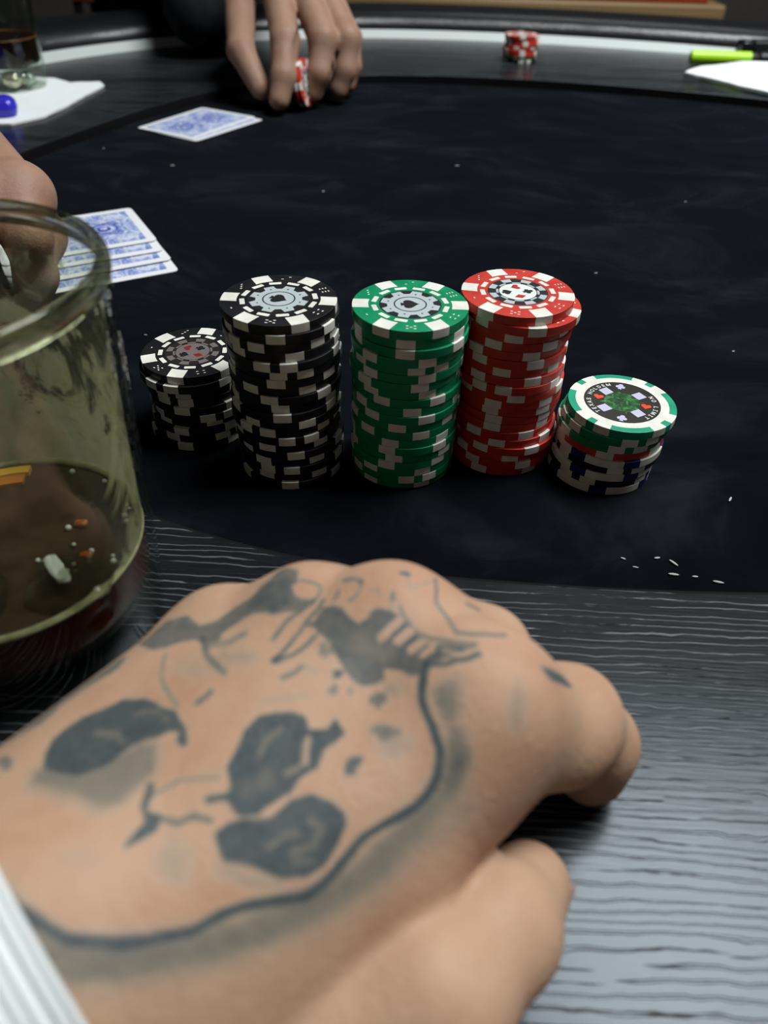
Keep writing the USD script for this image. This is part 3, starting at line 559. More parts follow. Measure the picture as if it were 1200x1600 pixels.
class Field:
    def __init__(s, lo, hi, h):
        s.h = h; s.lo = np.array(lo, float); n = np.ceil((np.array(hi)-s.lo)/h).astype(int)+1
        s.n = n; s.ax = [s.lo[k]+h*np.arange(n[k]) for k in range(3)]
    def new(s): return np.full(s.n, .03, np.float32)
    def box(s, lo, hi):
        a = np.clip(((np.array(lo)-s.lo)/s.h).astype(int), 0, s.n-1); b = np.clip(((np.array(hi)-s.lo)/s.h).astype(int)+2, 1, s.n)
        return tuple(slice(int(i), int(j)) for i, j in zip(a, b))
    def cone(s, A, a, b, ra, rb, k=.004, flat=None):
        """smooth union of a tapering capsule; flat = (direction, factor): thinner along that direction"""
        a, b = np.array(a, float), np.array(b, float); r = max(ra, rb)+k+.006
        sl = s.box(np.minimum(a, b)-r, np.maximum(a, b)+r)
        X, Y, Z = np.meshgrid(*[s.ax[i][sl[i]] for i in range(3)], indexing='ij')
        P = np.stack([X, Y, Z], -1).astype(np.float32); d = (b-a).astype(np.float32); L = max(float(d@d), 1e-12)
        t = np.clip(((P-a.astype(np.float32))@d)/L, 0, 1); q = P-a.astype(np.float32)-t[..., None]*d
        if flat is not None:
            n, fac = np.array(flat[0], np.float32), flat[1]; n = n/np.linalg.norm(n)
            w = q@n; q = q + (w*(1/fac-1))[..., None]*n
        D = np.sqrt((q*q).sum(-1)) - (ra+(rb-ra)*t)
        if flat is not None: D = D*min(1, (1+flat[1])/2)
        A[sl] = smin(A[sl], D, k)
        return A
def smin(a, b, k):
    h = np.maximum(k-np.abs(a-b), 0)/k if k > 0 else 0
    return np.minimum(a, b) - h*h*k*.25
def smax(a, b, k): return -smin(-a, -b, k)

def make_hand(J, lo, hi, h, R, kf=.011, extra=None, up=None):
    """one continuous hand and forearm round a skeleton. J: joints W wrist, E towards the elbow, M/P/D/T2-5 finger joints, C1 M1 I1 T1 thumb"""
    J = {k: np.array(v, float) for k, v in J.items()}
    f = Field(lo, hi, h); A = f.new()
    for m, r in zip('2345', R['knuckle']):
        f.cone(A, J['W']+(J['M'+m]-J['M3'])*.45, J['M'+m], R['wrist'], r, .014)
    f.cone(A, J['M2'], J['M5'], R['web'][0], R['web'][1], .010)
    f.cone(A, J['E'], J['W'], R['arm'][0], R['arm'][1], .012)
    for a, b, ra, rb, k in (extra or {}).get('palm', []): f.cone(A, J[a], J[b], ra, rb, k)
    fi = None
    for n in '2345':
        if 'P'+n not in J: continue
        F = f.new(); rs = R[n]
        f.cone(F, J['M'+n], J['P'+n], rs[0], rs[1], .005); f.cone(F, J['P'+n], J['D'+n], rs[2], rs[3], .005); f.cone(F, J['D'+n], J['T'+n], rs[3], rs[4], .005)
        for a, b, ra, rb, k in (extra or {}).get('finger'+n, []): f.cone(F, J[a], J[b], ra, rb, k)
        fi = F if fi is None else smin(fi, F, .0015 if h < .0015 else .0045)
    A = smin(A, fi, kf)
    T = f.new(); t = R['1']
    f.cone(T, J['C1'], J['M1'], t[0], t[1], .006); f.cone(T, J['M1'], J['I1'], t[2], t[3], .004); f.cone(T, J['I1'], J['T1'], t[3], t[4], .004)
    if extra and 'web' in extra:
        wb = f.new()
        for a, b, ra, rb, k in extra['web']: f.cone(wb, J[a] if isinstance(a, str) else a, J[b] if isinstance(b, str) else b, ra, rb, k)
        A = smin(A, wb, .014)
    A = smin(A, T, R.get('thumb_k', .0025))
    m = surface_nets(A, f.lo, f.h)
    trimesh.smoothing.filter_taubin(m, lamb=.5, nu=.53, iterations=12)
    return m, J
def skin_mesh(name, m, material, parent, ink=None):
    p = obj(name, m, material, parent, smooth=True)
    if ink is not None:
        UsdGeom.PrimvarsAPI(p).CreatePrimvar('ink', Sdf.ValueTypeNames.FloatArray, 'vertex').Set([float(x) for x in ink])
    return p
def skin(name, tone, ink=False):
    n = {'g': ('texture_coordinate', {}), 'n1': ('noise_texture', {'scale': 55., 'detail': 4., 'roughness': .6}), 'n2': ('noise_texture', {'scale': 420., 'detail': 3.}), 'v': ('voronoi_texture', {'scale': 900.}),
         'r': ('rgb_ramp', {'ramp': [(.30, tuple(c*k for c, k in zip(tone, (.93, .84, .80)))), (.5, tone), (.72, tuple(c*k for c, k in zip(tone, (1.06, 1.10, 1.10))))]}),
         'b1': ('bump', {'strength': .35, 'distance': .0005}), 'b2': ('bump', {'strength': .18, 'distance': .0004}),
         'p': ('principled_bsdf', {'roughness': .56, 'specular_ior_level': .26, 'subsurface_weight': .12, 'subsurface_radius': (1, .35, .2), 'subsurface_scale': .004})}
    l = [('g.object', 'n1.vector'), ('g.object', 'n2.vector'), ('g.object', 'v.vector'), ('n1.fac', 'r.fac'), ('n2.fac', 'b1.height'), ('v.distance', 'b2.height'), ('b1.normal', 'b2.normal'), ('b2.normal', 'p.normal')]
    if ink:
        n |= {'at': ('attribute', {'attribute': 'ink'}), 'ni': ('noise_texture', {'scale': 330., 'detail': 5., 'roughness': .65}), 'nm': ('map_range', {'from_min': .3, 'from_max': .7, 'to_min': .80, 'to_max': 1.03}), 'im': math_n('multiply', use_clamp=True),
              'ic': ('rgb_ramp', {'ramp': [(0., (.40, .33, .25)), (.35, (.230, .195, .150)), (.7, (.085, .096, .096)), (1., (.036, .052, .060))]}), 'ff': ('map_range', {'from_min': 0., 'from_max': .35, 'to_min': 0., 'to_max': 1.}), 'mx': ('mix', {})}
        l += [('g.object', 'ni.vector'), ('ni.fac', 'nm.value'), ('at.fac', 'im.value1'), ('nm.result', 'im.value2'), ('im.value', 'ic.fac'), ('im.value', 'ff.value'), ('ff.result', 'mx.fac'), ('r.color', 'mx.color1'), ('ic.color', 'mx.color2'), ('mx.color', 'p.base_color')]
    else: l.append(('r.color', 'p.base_color'))
    return mat(name, n, l)
# --- the tattooed left hand
TATTOO = [
 ('l',0.92,np.float64(0.96),np.float64(1.45),[(-70.7,16.0),(-69.7,14.3),(-68.8,12.4),(-68.1,10.5),(-67.6,8.5),(-67.2,6.7),(-66.7,5.0),(-66.0,3.4),(-65.3,1.7),(-64.5,-0.1),(-63.8,-1.7),(-63.0,-3.3),(-62.1,-4.9),(-61.2,-6.3),(-60.0,-7.6),(-58.7,-8.8),(-57.4,-9.8),(-56.1,-10.9),(-54.8,-11.9),(-53.4,-12.7),(-51.9,-13.3),(-50.3,-13.8),(-48.7,-14.3),(-47.2,-15.0),(-45.7,-16.0),(-44.2,-17.2),(-42.7,-18.5),(-41.2,-19.8),(-39.6,-21.0),(-38.0,-21.7),(-36.3,-21.9),(-34.5,-21.8),(-32.6,-21.5),(-30.7,-21.4),(-28.8,-21.3),(-26.9,-21.5),(-25.0,-22.0),(-23.1,-22.7),(-21.1,-23.3),(-19.1,-23.7),(-17.0,-23.9),(-14.9,-23.6),(-13.0,-22.9),(-11.3,-21.8),(-9.8,-20.4),(-8.8,-18.8),(-8.0,-16.9),(-7.4,-15.0),(-6.4,-13.1),(-5.0,-11.5),(-3.2,-10.1),(-1.3,-8.9)]),
 ('l',0.4,np.float64(4.88),np.float64(4.13),[(-68.7,8.2),(-67.7,3.5),(-66.3,-1.0),(-64.0,-5.3),(-60.5,-9.5),(-55.6,-13.5),(-49.7,-17.4),(-43.0,-21.0),(-35.9,-23.7),(-28.9,-25.2),(-21.9,-25.6),(-15.2,-25.1),(-8.9,-24.0)]),
 ('l',0.24,np.float64(6.62),np.float64(5.68),[(-68.1,-2.6),(-62.6,-8.8),(-56.1,-14.8),(-48.5,-20.2),(-40.3,-24.4),(-31.6,-27.1),(-22.6,-28.5),(-13.8,-29.2)]),
 ('l',0.28,np.float64(3.66),np.float64(3.23),[(-11.7,-25.5),(-7.6,-22.5),(-5.4,-18.8),(-3.7,-13.9)]),
 ('p',0.3,np.float64(3.29),np.float64(0.0),[(-0.8,-16.9),(-1.9,-18.0),(-3.6,-18.4),(-4.7,-18.0),(-5.5,-17.4),(-4.6,-16.5),(-4.9,-15.3),(-3.7,-13.9),(-2.7,-13.1),(-1.1,-12.3),(0.3,-12.9),(1.2,-13.4),(1.3,-14.7),(0.6,-15.4)]),
 ('p',0.25,np.float64(2.41),np.float64(0.0),[(6.5,-25.4),(5.0,-26.2),(3.2,-27.5),(1.8,-27.4),(1.8,-27.4),(1.5,-26.1),(3.0,-24.5),(4.1,-23.3),(5.6,-21.7),(7.0,-21.3),(8.3,-20.4),(8.9,-21.2),(8.2,-22.0),(8.0,-23.8)]),
 ('p',0.22,np.float64(3.21),np.float64(0.0),[(-6.1,-23.9),(-7.1,-24.9),(-8.6,-25.5),(-10.0,-25.1),(-10.0,-25.1),(-10.3,-23.9),(-10.0,-22.2),(-9.0,-21.2),(-8.0,-20.1),(-6.3,-19.7),(-5.4,-19.7),(-4.4,-20.6),(-4.1,-21.8),(-5.1,-22.8)]),
 ('p',0.22,np.float64(3.24),np.float64(0.0),[(-48.3,-5.5),(-49.6,-6.8),(-50.0,-7.3),(-50.9,-6.8),(-51.5,-5.9),(-52.2,-5.1),(-52.7,-3.2),(-52.4,-2.3),(-51.2,-1.2),(-50.2,-1.1),(-49.2,-1.0),(-48.7,-1.6),(-47.8,-3.6),(-47.7,-4.9)]),
 ('p',0.12,np.float64(2.78),np.float64(0.0),[(-56.8,3.3),(-57.5,3.0),(-58.4,3.0),(-59.0,3.8),(-60.1,4.7),(-60.8,6.2),(-61.5,7.0),(-61.6,8.3),(-61.1,8.8),(-60.4,8.0),(-59.2,7.7),(-58.6,7.0),(-57.4,5.4),(-56.9,3.8)]),
 ('p',0.45,np.float64(3.34),np.float64(0.0),[(-56.2,17.7),(-50.1,15.4),(-45.8,14.0),(-43.9,11.7),(-45.9,8.3),(-49.1,8.0),(-52.0,7.8),(-55.1,9.1),(-57.6,13.6),(-62.5,19.9),(-62.5,22.6),(-60.5,21.8)]),
 ('p',0.25,np.float64(3.37),np.float64(0.0),[(-23.4,12.6),(-24.7,12.7),(-26.0,12.7),(-27.0,14.1),(-28.4,14.4),(-29.6,16.2),(-30.4,18.2),(-30.4,18.2),(-29.9,18.7),(-28.3,18.5),(-26.8,17.5),(-25.9,16.7),(-24.0,14.8),(-23.7,13.7)]),
 ('p',0.18,np.float64(3.63),np.float64(0.0),[(-31.3,17.3),(-31.6,16.4),(-33.1,16.9),(-33.9,17.4),(-35.6,18.5),(-36.2,20.0),(-37.5,21.7),(-37.2,22.5),(-36.7,23.0),(-35.4,22.9),(-34.2,21.4),(-32.8,21.3),(-32.0,19.3),(-31.0,18.4)]),
 ('p',0.62,np.float64(1.17),np.float64(0.0),[(-42.2,32.8),(-34.9,33.3),(-30.6,30.4),(-29.5,26.5),(-25.8,25.4),(-21.7,25.3),(-16.9,24.5),(-9.2,25.2),(-8.2,24.7),(-7.0,22.1),(-9.2,19.3),(-10.3,20.1),(-10.9,17.6),(-10.2,16.0),(-8.6,14.7),(-11.9,14.3),(-14.3,16.1),(-15.9,17.2),(-16.8,17.7),(-17.9,19.3),(-19.9,20.9),(-23.2,21.4),(-26.6,21.8),(-27.6,20.9),(-30.1,22.5),(-32.2,24.7),(-34.7,26.4),(-36.8,27.0),(-39.3,28.7)]),
 ('p',0.3,np.float64(1.31),np.float64(0.0),[(-15.6,25.9),(-9.8,22.5),(-8.9,20.0),(-11.4,19.0),(-12.4,16.7),(-15.8,18.0),(-18.6,21.4),(-20.3,23.1)]),
 ('p',0.56,np.float64(0.98),np.float64(0.0),[(-69.9,32.2),(-68.2,32.3),(-62.0,32.3),(-55.1,32.5),(-49.3,32.6),(-46.6,32.6),(-44.5,31.6),(-46.3,30.1),(-52.5,30.8),(-57.9,31.1),(-61.6,30.0),(-65.0,31.1),(-69.1,32.1),(-71.2,32.2)]),
 ('l',0.52,np.float64(0.85),np.float64(1.22),[(-30.5,23.5),(-30.9,20.1),(-30.3,16.4),(-29.8,14.6)]),
 ('l',0.4,np.float64(1.5),np.float64(1.62),[(-29.8,21.6),(-26.1,18.8),(-23.2,18.3)]),
 ('l',0.42,np.float64(0.72),np.float64(0.83),[(-37.6,25.7),(-38.9,24.0),(-39.7,22.0),(-39.9,19.6),(-39.6,17.3),(-39.1,15.3)]),
 ('l',0.62,np.float64(0.8),np.float64(1.02),[(-35.9,13.1),(-34.6,13.2),(-33.3,13.4)]),
 ('p',0.5,np.float64(1.11),np.float64(0.0),[(-65.6,26.4),(-66.0,26.0),(-65.8,25.6),(-66.4,25.6),(-67.3,26.2),(-67.7,26.9),(-68.2,27.9),(-68.8,28.8),(-68.7,29.8),(-68.7,29.8),(-68.0,29.6),(-67.1,29.1),(-66.6,28.1),(-66.1,27.3)]),
 ('p',0.84,np.float64(0.99),np.float64(0.0),[(-61.1,24.1),(-59.9,25.8),(-57.5,26.1),(-54.2,25.8),(-50.6,24.6),(-47.0,23.6),(-43.5,20.5),(-41.5,16.9),(-39.5,14.7),(-39.2,10.8),(-40.1,8.5),(-40.7,7.9),(-41.4,8.6),(-41.6,9.8),(-40.6,10.9),(-42.1,12.1),(-44.2,12.8),(-45.8,14.0),(-48.2,14.8),(-51.1,14.5),(-54.3,15.4),(-56.3,16.3),(-58.4,18.3),(-60.7,21.6)]),
 ('x',0.32,np.float64(1.0),np.float64(1.11),[(-52.7,21.2),(-49.8,18.4),(-49.1,16.3)]),
 ('x',0.22,np.float64(1.02),np.float64(1.02),[(-46.2,19.2),(-42.8,17.0),(-41.4,14.3)]),
 ('l',0.3,np.float64(1.32),np.float64(1.77),[(-47.9,17.2),(-43.2,13.8)]),
 ('l',0.3,np.float64(1.29),np.float64(1.72),[(-59.9,22.8),(-56.2,17.7)]),
 ('p',0.82,np.float64(0.69),np.float64(0.0),[(-47.8,7.8),(-47.1,7.2),(-48.2,6.0),(-49.8,4.4),(-49.0,2.3),(-50.1,1.2),(-52.6,1.6),(-54.1,2.1),(-54.3,2.6),(-52.7,3.0),(-50.9,3.3),(-50.0,5.7),(-48.9,6.7)]),
 ('l',0.55,np.float64(0.69),np.float64(0.89),[(-49.7,3.1),(-47.5,-0.3),(-45.3,-1.1),(-43.5,-3.4)]),
 ('l',0.4,np.float64(0.72),np.float64(0.72),[(-48.2,6.0),(-44.1,4.4),(-39.2,0.9)]),
 ('l',0.75,np.float64(0.71),np.float64(1.11),[(-42.3,-0.8),(-39.5,-2.2)]),
 ('p',0.88,np.float64(0.85),np.float64(0.0),[(-37.3,1.4),(-34.8,2.5),(-32.3,3.6),(-29.1,4.0),(-26.3,2.5),(-24.2,0.4),(-23.3,-1.5),(-23.8,-3.4),(-21.6,-5.5),(-19.7,-5.0),(-20.0,-8.1),(-21.3,-8.0),(-23.9,-7.8),(-26.4,-8.9),(-29.7,-8.0),(-31.7,-8.5),(-35.0,-7.7),(-37.4,-7.3),(-39.9,-5.4),(-40.1,-2.8),(-38.3,-1.1)]),
 ('x',0.32,np.float64(0.97),np.float64(1.18),[(-32.5,-0.9),(-30.0,0.2),(-27.4,0.0)]),
 ('x',0.75,np.float64(0.64),np.float64(1.39),[(-25.0,-4.6),(-27.3,-6.9)]),
 ('x',0.5,np.float64(0.84),np.float64(1.04),[(-30.6,-6.1),(-28.6,-6.8)]),
 ('x',0.2,np.float64(2.06),np.float64(3.09),[(-36.7,-3.7),(-33.4,-4.6)]),
 ('p',0.9,np.float64(0.89),np.float64(0.0),[(-43.8,-5.2),(-41.2,-5.4),(-39.3,-6.3),(-36.3,-8.9),(-34.2,-9.2),(-32.3,-9.2),(-29.5,-10.7),(-28.1,-13.5),(-27.5,-16.3),(-28.2,-18.0),(-31.8,-19.4),(-34.5,-20.1),(-37.8,-19.2),(-39.9,-17.0),(-41.6,-13.8),(-43.5,-10.7),(-44.8,-9.0),(-44.3,-7.1)]),
 ('x',0.34,np.float64(1.19),np.float64(1.29),[(-36.8,-15.2),(-33.7,-16.7),(-31.5,-15.5),(-32.1,-13.3)]),
 ('x',0.3,np.float64(1.18),np.float64(1.18),[(-39.1,-11.8),(-36.7,-12.3),(-35.0,-13.4)]),
 ('x',0.3,np.float64(1.17),np.float64(1.17),[(-37.6,-16.1),(-35.7,-18.0)]),
 ('p',0.4,np.float64(0.79),np.float64(0.0),[(-35.5,-13.9),(-36.2,-14.6),(-36.8,-13.9),(-36.8,-13.9),(-36.8,-13.9),(-37.5,-13.1),(-37.5,-13.1),(-37.1,-12.6),(-37.1,-12.6),(-37.1,-12.6),(-36.0,-12.8),(-36.1,-13.2),(-36.1,-13.2),(-35.5,-13.9)]),
 ('l',0.28,np.float64(2.29),np.float64(1.91),[(-45.5,-9.8),(-43.6,-13.6),(-41.1,-16.8)]),
 ('p',0.68,np.float64(0.84),np.float64(0.0),[(-13.3,11.4),(-11.3,11.0),(-8.6,12.0),(-6.7,10.9),(-5.7,9.4),(-5.9,7.0),(-5.5,5.3),(-3.4,4.6),(-2.2,5.3),(-0.5,4.7),(0.4,2.7),(1.3,0.8),(1.2,-0.7),(1.4,-3.4),(1.4,-6.1),(1.9,-7.8),(7.8,-12.6),(0.5,-9.9),(-1.3,-8.9),(-1.9,-9.5),(-2.8,-9.6),(-4.3,-9.1),(-5.3,-8.6),(-5.7,-6.6),(-7.7,-4.5),(-8.7,-6.0),(-10.5,-5.6),(-12.1,-4.4),(-12.9,-2.4),(-13.0,-1.0),(-12.7,2.1),(-12.0,4.3),(-11.5,6.2),(-12.7,9.1),(-12.5,9.9)]),
 ('l',0.5,np.float64(0.76),np.float64(0.88),[(2.5,2.0),(1.9,0.1),(1.7,-1.9),(1.7,-4.0),(2.4,-6.3),(4.4,-8.9),(7.6,-12.0)]),
 ('l',0.62,np.float64(0.6),np.float64(0.6),[(-2.2,-1.5),(0.5,-1.4)]),
 ('l',0.62,np.float64(0.59),np.float64(0.59),[(-2.6,-4.7),(0.8,-4.0)]),
 ('l',0.62,np.float64(0.58),np.float64(0.58),[(-1.3,-7.1),(0.4,-6.3)]),
 ('l',0.62,np.float64(0.57),np.float64(0.57),[(0.5,-9.0),(1.6,-8.7)]),
 ('l',0.8,np.float64(0.68),np.float64(1.02),[(-1.3,-8.9),(0.7,-11.0),(2.5,-11.5),(4.6,-12.8),(6.7,-13.5)]),
 ('l',0.45,np.float64(0.69),np.float64(0.69),[(1.9,-7.8),(3.9,-9.3),(5.0,-11.0)]),
 ('l',0.55,np.float64(0.69),np.float64(0.83),[(12.1,1.4),(8.3,-2.1),(7.5,-5.7),(6.2,-8.4),(12.7,-14.8)]),
 ('l',0.3,np.float64(0.86),np.float64(0.72),[(8.9,7.3),(6.4,3.1),(12.1,1.4)]),
 ('l',0.7,np.float64(0.63),np.float64(0.76),[(7.3,6.9),(8.4,5.5)]),
 ('l',0.45,np.float64(1.15),np.float64(1.28),[(-1.4,13.7),(-0.2,12.8),(0.7,11.1)]),
 ('l',0.5,np.float64(0.63),np.float64(0.63),[(0.7,11.1),(-1.2,9.5),(-4.1,9.5)]),
 ('l',0.42,np.float64(0.62),np.float64(0.5),[(-0.4,9.0),(1.6,7.3),(0.8,6.0)]),
 ('p',0.55,np.float64(0.74),np.float64(0.0),[(3.2,4.2),(2.9,3.8),(2.9,3.8),(2.4,3.4),(1.7,4.1),(2.2,4.6),(2.2,4.6),(2.2,4.6),(2.5,4.9),(3.0,5.4),(3.0,5.4),(3.7,4.7),(3.7,4.7),(3.2,4.2)]),
 ('p',0.3,np.float64(1.7),np.float64(0.0),[(1.1,2.0),(0.5,1.5),(0.2,1.1),(0.2,1.1),(-0.5,1.8),(-0.5,1.8),(-0.2,2.2),(-0.4,3.4),(1.0,3.4),(1.0,3.4),(1.7,4.1),(2.4,3.4),(1.8,2.7),(1.8,2.7)]),
 ('l',0.5,np.float64(0.65),np.float64(0.78),[(-8.2,19.5),(-6.7,17.6),(-6.0,16.0),(-6.5,14.9),(-7.7,14.4),(-9.2,14.2)]),
 ('l',0.58,np.float64(0.74),np.float64(0.98),[(-7.4,13.0),(-9.5,12.4),(-12.0,11.9),(-14.9,11.3),(-18.2,10.8),(-21.5,10.2)]),
 ('l',0.52,np.float64(0.88),np.float64(1.13),[(-9.2,14.2),(-11.9,14.3),(-15.4,14.9),(-19.2,13.9)]),
 ('l',0.62,np.float64(0.71),np.float64(0.95),[(-21.5,10.2),(-20.1,9.6),(-18.5,8.9),(-16.7,8.4),(-14.9,8.3),(-13.3,8.6)]),
 ('p',0.55,np.float64(0.71),np.float64(0.0),[(-20.0,9.0),(-20.0,9.0),(-21.3,9.0),(-21.3,9.0),(-21.3,9.0),(-22.1,9.7),(-21.5,10.2),(-21.5,10.2),(-21.0,10.8),(-21.0,10.8),(-20.2,10.1),(-20.2,10.1),(-20.2,10.1),(-20.8,9.6)]),
 ('p',0.4,np.float64(1.19),np.float64(0.0),[(-12.0,4.3),(-12.7,3.6),(-13.4,4.3),(-14.1,3.5),(-14.5,4.5),(-14.5,4.5),(-15.0,5.6),(-14.3,6.2),(-13.7,6.8),(-13.1,7.4),(-12.3,6.8),(-11.5,6.2),(-12.2,5.5),(-11.4,4.9)]),
 ('l',0.48,np.float64(0.81),np.float64(1.04),[(-22.2,6.7),(-20.2,5.9),(-18.8,5.9)]),
 ('l',0.25,np.float64(0.93),np.float64(0.93),[(-18.1,5.2),(-17.2,3.2)]),
 ('l',0.5,np.float64(0.63),np.float64(0.63),[(-6.1,11.5),(-4.2,12.2),(-3.7,12.7)]),
 ('p',0.7,np.float64(0.7),np.float64(0.0),[(-13.7,-0.3),(-13.7,-0.3),(-15.0,-0.2),(-15.0,-0.2),(-15.7,0.5),(-15.7,0.5),(-15.1,1.1),(-15.8,1.8),(-15.1,1.1),(-14.5,1.7),(-14.5,1.7),(-13.8,1.0),(-13.8,1.0),(-13.1,0.3)]),
 ('p',0.5,np.float64(0.91),np.float64(0.0),[(-16.2,-1.5),(-16.8,-2.1),(-16.8,-2.1),(-16.8,-2.1),(-18.1,-2.0),(-17.5,-1.4),(-18.2,-0.6),(-17.6,-0.0),(-17.6,-0.0),(-16.9,-0.7),(-16.3,-0.1),(-16.3,-0.1),(-15.6,-0.8),(-16.2,-1.5)]),
 ('p',0.42,np.float64(0.8),np.float64(0.0),[(-14.1,-3.6),(-14.1,-3.6),(-14.7,-4.2),(-15.4,-3.5),(-15.4,-3.5),(-15.4,-3.5),(-14.8,-2.9),(-15.5,-2.2),(-14.8,-2.9),(-14.2,-2.3),(-14.2,-2.3),(-14.2,-2.3),(-13.5,-3.0),(-13.5,-3.0)]),
 ('p',0.6,np.float64(0.9),np.float64(0.0),[(-10.6,-8.4),(-11.0,-9.1),(-12.0,-8.5),(-12.5,-9.1),(-13.3,-8.5),(-12.8,-7.9),(-13.6,-7.3),(-13.0,-6.7),(-12.5,-6.2),(-11.7,-6.8),(-11.1,-6.2),(-10.8,-7.4),(-10.8,-7.4),(-10.1,-7.8)]),
 ('p',0.25,np.float64(1.59),np.float64(0.0),[(-7.7,-9.2),(-8.2,-8.9),(-8.8,-9.5),(-9.7,-9.0),(-10.2,-8.7),(-10.1,-7.8),(-10.8,-7.4),(-10.3,-6.8),(-10.3,-6.8),(-9.1,-6.5),(-8.7,-6.8),(-7.9,-7.2),(-7.6,-8.4),(-7.6,-8.4)]),
 ('p',0.76,np.float64(0.84),np.float64(0.0),[(-22.1,-13.0),(-22.7,-13.7),(-23.4,-13.0),(-23.4,-13.0),(-24.1,-12.3),(-23.5,-11.6),(-23.5,-11.6),(-22.9,-11.0),(-21.5,-11.1),(-21.5,-11.1),(-20.8,-11.8),(-20.8,-11.8),(-20.1,-12.5),(-20.7,-13.1)]),
 ('p',0.48,np.float64(1.52),np.float64(0.0),[(-13.2,-14.0),(-13.2,-14.0),(-13.9,-13.3),(-15.3,-13.3),(-16.1,-12.6),(-16.2,-11.4),(-17.0,-10.7),(-16.4,-10.1),(-16.4,-10.1),(-15.0,-10.2),(-14.3,-10.8),(-13.5,-11.4),(-13.3,-12.7),(-12.5,-13.3)]),
 ('p',0.25,np.float64(3.01),np.float64(0.0),[(-11.6,-16.6),(-13.4,-17.1),(-14.5,-16.8),(-15.8,-16.7),(-17.2,-15.3),(-17.4,-14.0),(-17.8,-13.0),(-16.8,-12.0),(-16.2,-11.4),(-14.9,-11.4),(-14.1,-12.1),(-12.5,-13.3),(-11.8,-13.9),(-11.6,-15.2)]),
 ('l',0.25,np.float64(0.9),np.float64(0.68),[(-27.4,5.8),(-24.6,4.3),(-21.0,0.9)]),
 ('p',0.78,np.float64(0.71),np.float64(0.0),[(13.3,-22.5),(15.4,-24.7),(17.1,-28.5),(18.0,-32.3),(15.6,-29.8),(13.4,-26.2),(13.2,-24.2)]),
 ('l',0.6,np.float64(0.65),np.float64(0.78),[(13.4,-6.6),(15.2,-9.0)]),
 ('x',0.75,np.float64(0.99),np.float64(2.09),[(-1.0,8.4),(-4.3,6.5)]),
 ('x',0.85,np.float64(0.72),np.float64(1.8),[(-3.8,-0.2),(0.5,-0.1)]),
 ('x',0.85,np.float64(0.71),np.float64(1.79),[(-2.2,-2.8),(0.6,-2.8)]),
 ('x',0.85,np.float64(0.7),np.float64(1.52),[(-1.6,-5.3),(0.6,-5.7)]),
 ('x',0.85,np.float64(0.58),np.float64(1.15),[(-0.8,-7.3),(1.4,-7.7)]),
 ('x',0.6,np.float64(0.57),np.float64(0.8),[(2.5,-9.3),(3.6,-11.0)]),
 ('x',0.55,np.float64(0.8),np.float64(1.14),[(-7.6,-5.5),(-5.3,-8.6)]),
 ('x',0.2,np.float64(2.84),np.float64(3.56),[(-7.4,1.9),(-5.9,-2.3)]),
 ('x',0.5,np.float64(0.75),np.float64(1.12),[(-4.2,10.4),(-5.9,10.5)]),]
TAT_U, TAT_V, TAT_N = np.array([0.725, 0.5638, 0.3956]), np.array([-0.6881, 0.5679, 0.4517]), np.array([0.03, -0.5997, 0.7996])

JN = dict(W=(-0.0544, 0.0403, 0.0460), E=(-0.0830, 0.0136, 0.0450), U=(-0.0679, 0.0608, 0.0390), M2=(0.0184, 0.0824, 0.0560), M3=(0.0027, 0.1003, 0.0575), M4=(-0.0158, 0.1057, 0.0520), M5=(-0.0352, 0.1046, 0.0430), P2=(0.0414, 0.0929, 0.0380), D2=(0.0498, 0.0952, 0.0245), T2=(0.0505, 0.0930, 0.0170), P3=(0.0226, 0.1038, 0.0450), D3=(0.0323, 0.1164, 0.0220), T3=(0.0330, 0.1165, 0.0165), P4=(0.0023, 0.1192, 0.0370), D4=(0.0114, 0.1310, 0.0200), T4=(0.0151, 0.1307, 0.0165), P5=(-0.0364, 0.1254, 0.0290), D5=(-0.0297, 0.1370, 0.0180), T5=(-0.0208, 0.1367, 0.0160), C1=(-0.0213, 0.0289, 0.0275), M1=(0.0093, 0.0388, 0.0375), I1=(0.0224, 0.0516, 0.0330), T1=(0.0314, 0.0641, 0.0205), X=(0.0107, 0.0719, 0.0460), X2=(0.0025, 0.0550, 0.0410), N1=(0.0229, 0.0804, 0.0460), N2=(0.0376, 0.0853, 0.0400), Y=(-0.0267, 0.0426, 0.0380))
RN = {'knuckle': (.0118, .0112, .0106, .0100), 'wrist': .0150, 'web': (.0090, .0080), 'arm': (.027, .0225), '2': (.0122, .0106, .0104, .0096, .0084), '3': (.0112, .0102, .0100, .009, .0080), '4': (.0104, .0098, .0098, .009, .008), '5': (.0090, .0082, .0082, .0075, .007),
      '1': (.018, .0132, .0128, .0109, .0088)}
cw = np.array(JN['C1'])*.6+np.array(JN['W'])*.4
hm, JN = make_hand(JN, (-.155, -.03, .0), (.085, .16, .085), .001, RN, extra={'finger2': [('N1', 'N2', .0100, .0090, .008)], 'palm': [('U', 'M5', .0145, .0095, .012), ('Y', 'X', .0165, .0100, .014)],
      'web': [('M2', 'X', .010, .0095, .008), ('X', 'X2', .0095, .0085, .006), ('X2', cw, .0085, .014, .006)]})
v, fc = trimesh.remesh.subdivide(hm.vertices, hm.faces)
hm = trimesh.Trimesh(v, fc, process=False)
trimesh.smoothing.filter_taubin(hm, lamb=.5, nu=.53, iterations=4)
uv = np.c_[(hm.vertices-JN['M3'])@TAT_U, (hm.vertices-JN['M3'])@TAT_V]*1000
top_ = (hm.vertex_normals@TAT_N > -.25)
uvw = uv + 1.1*np.c_[meshkit.fbm(np.c_[uv*.16, uv[:, :1]*0], 3, 5)-.5, meshkit.fbm(np.c_[uv*.16, uv[:, :1]*0+9], 3, 6)-.5]
ink = np.zeros(len(uv))
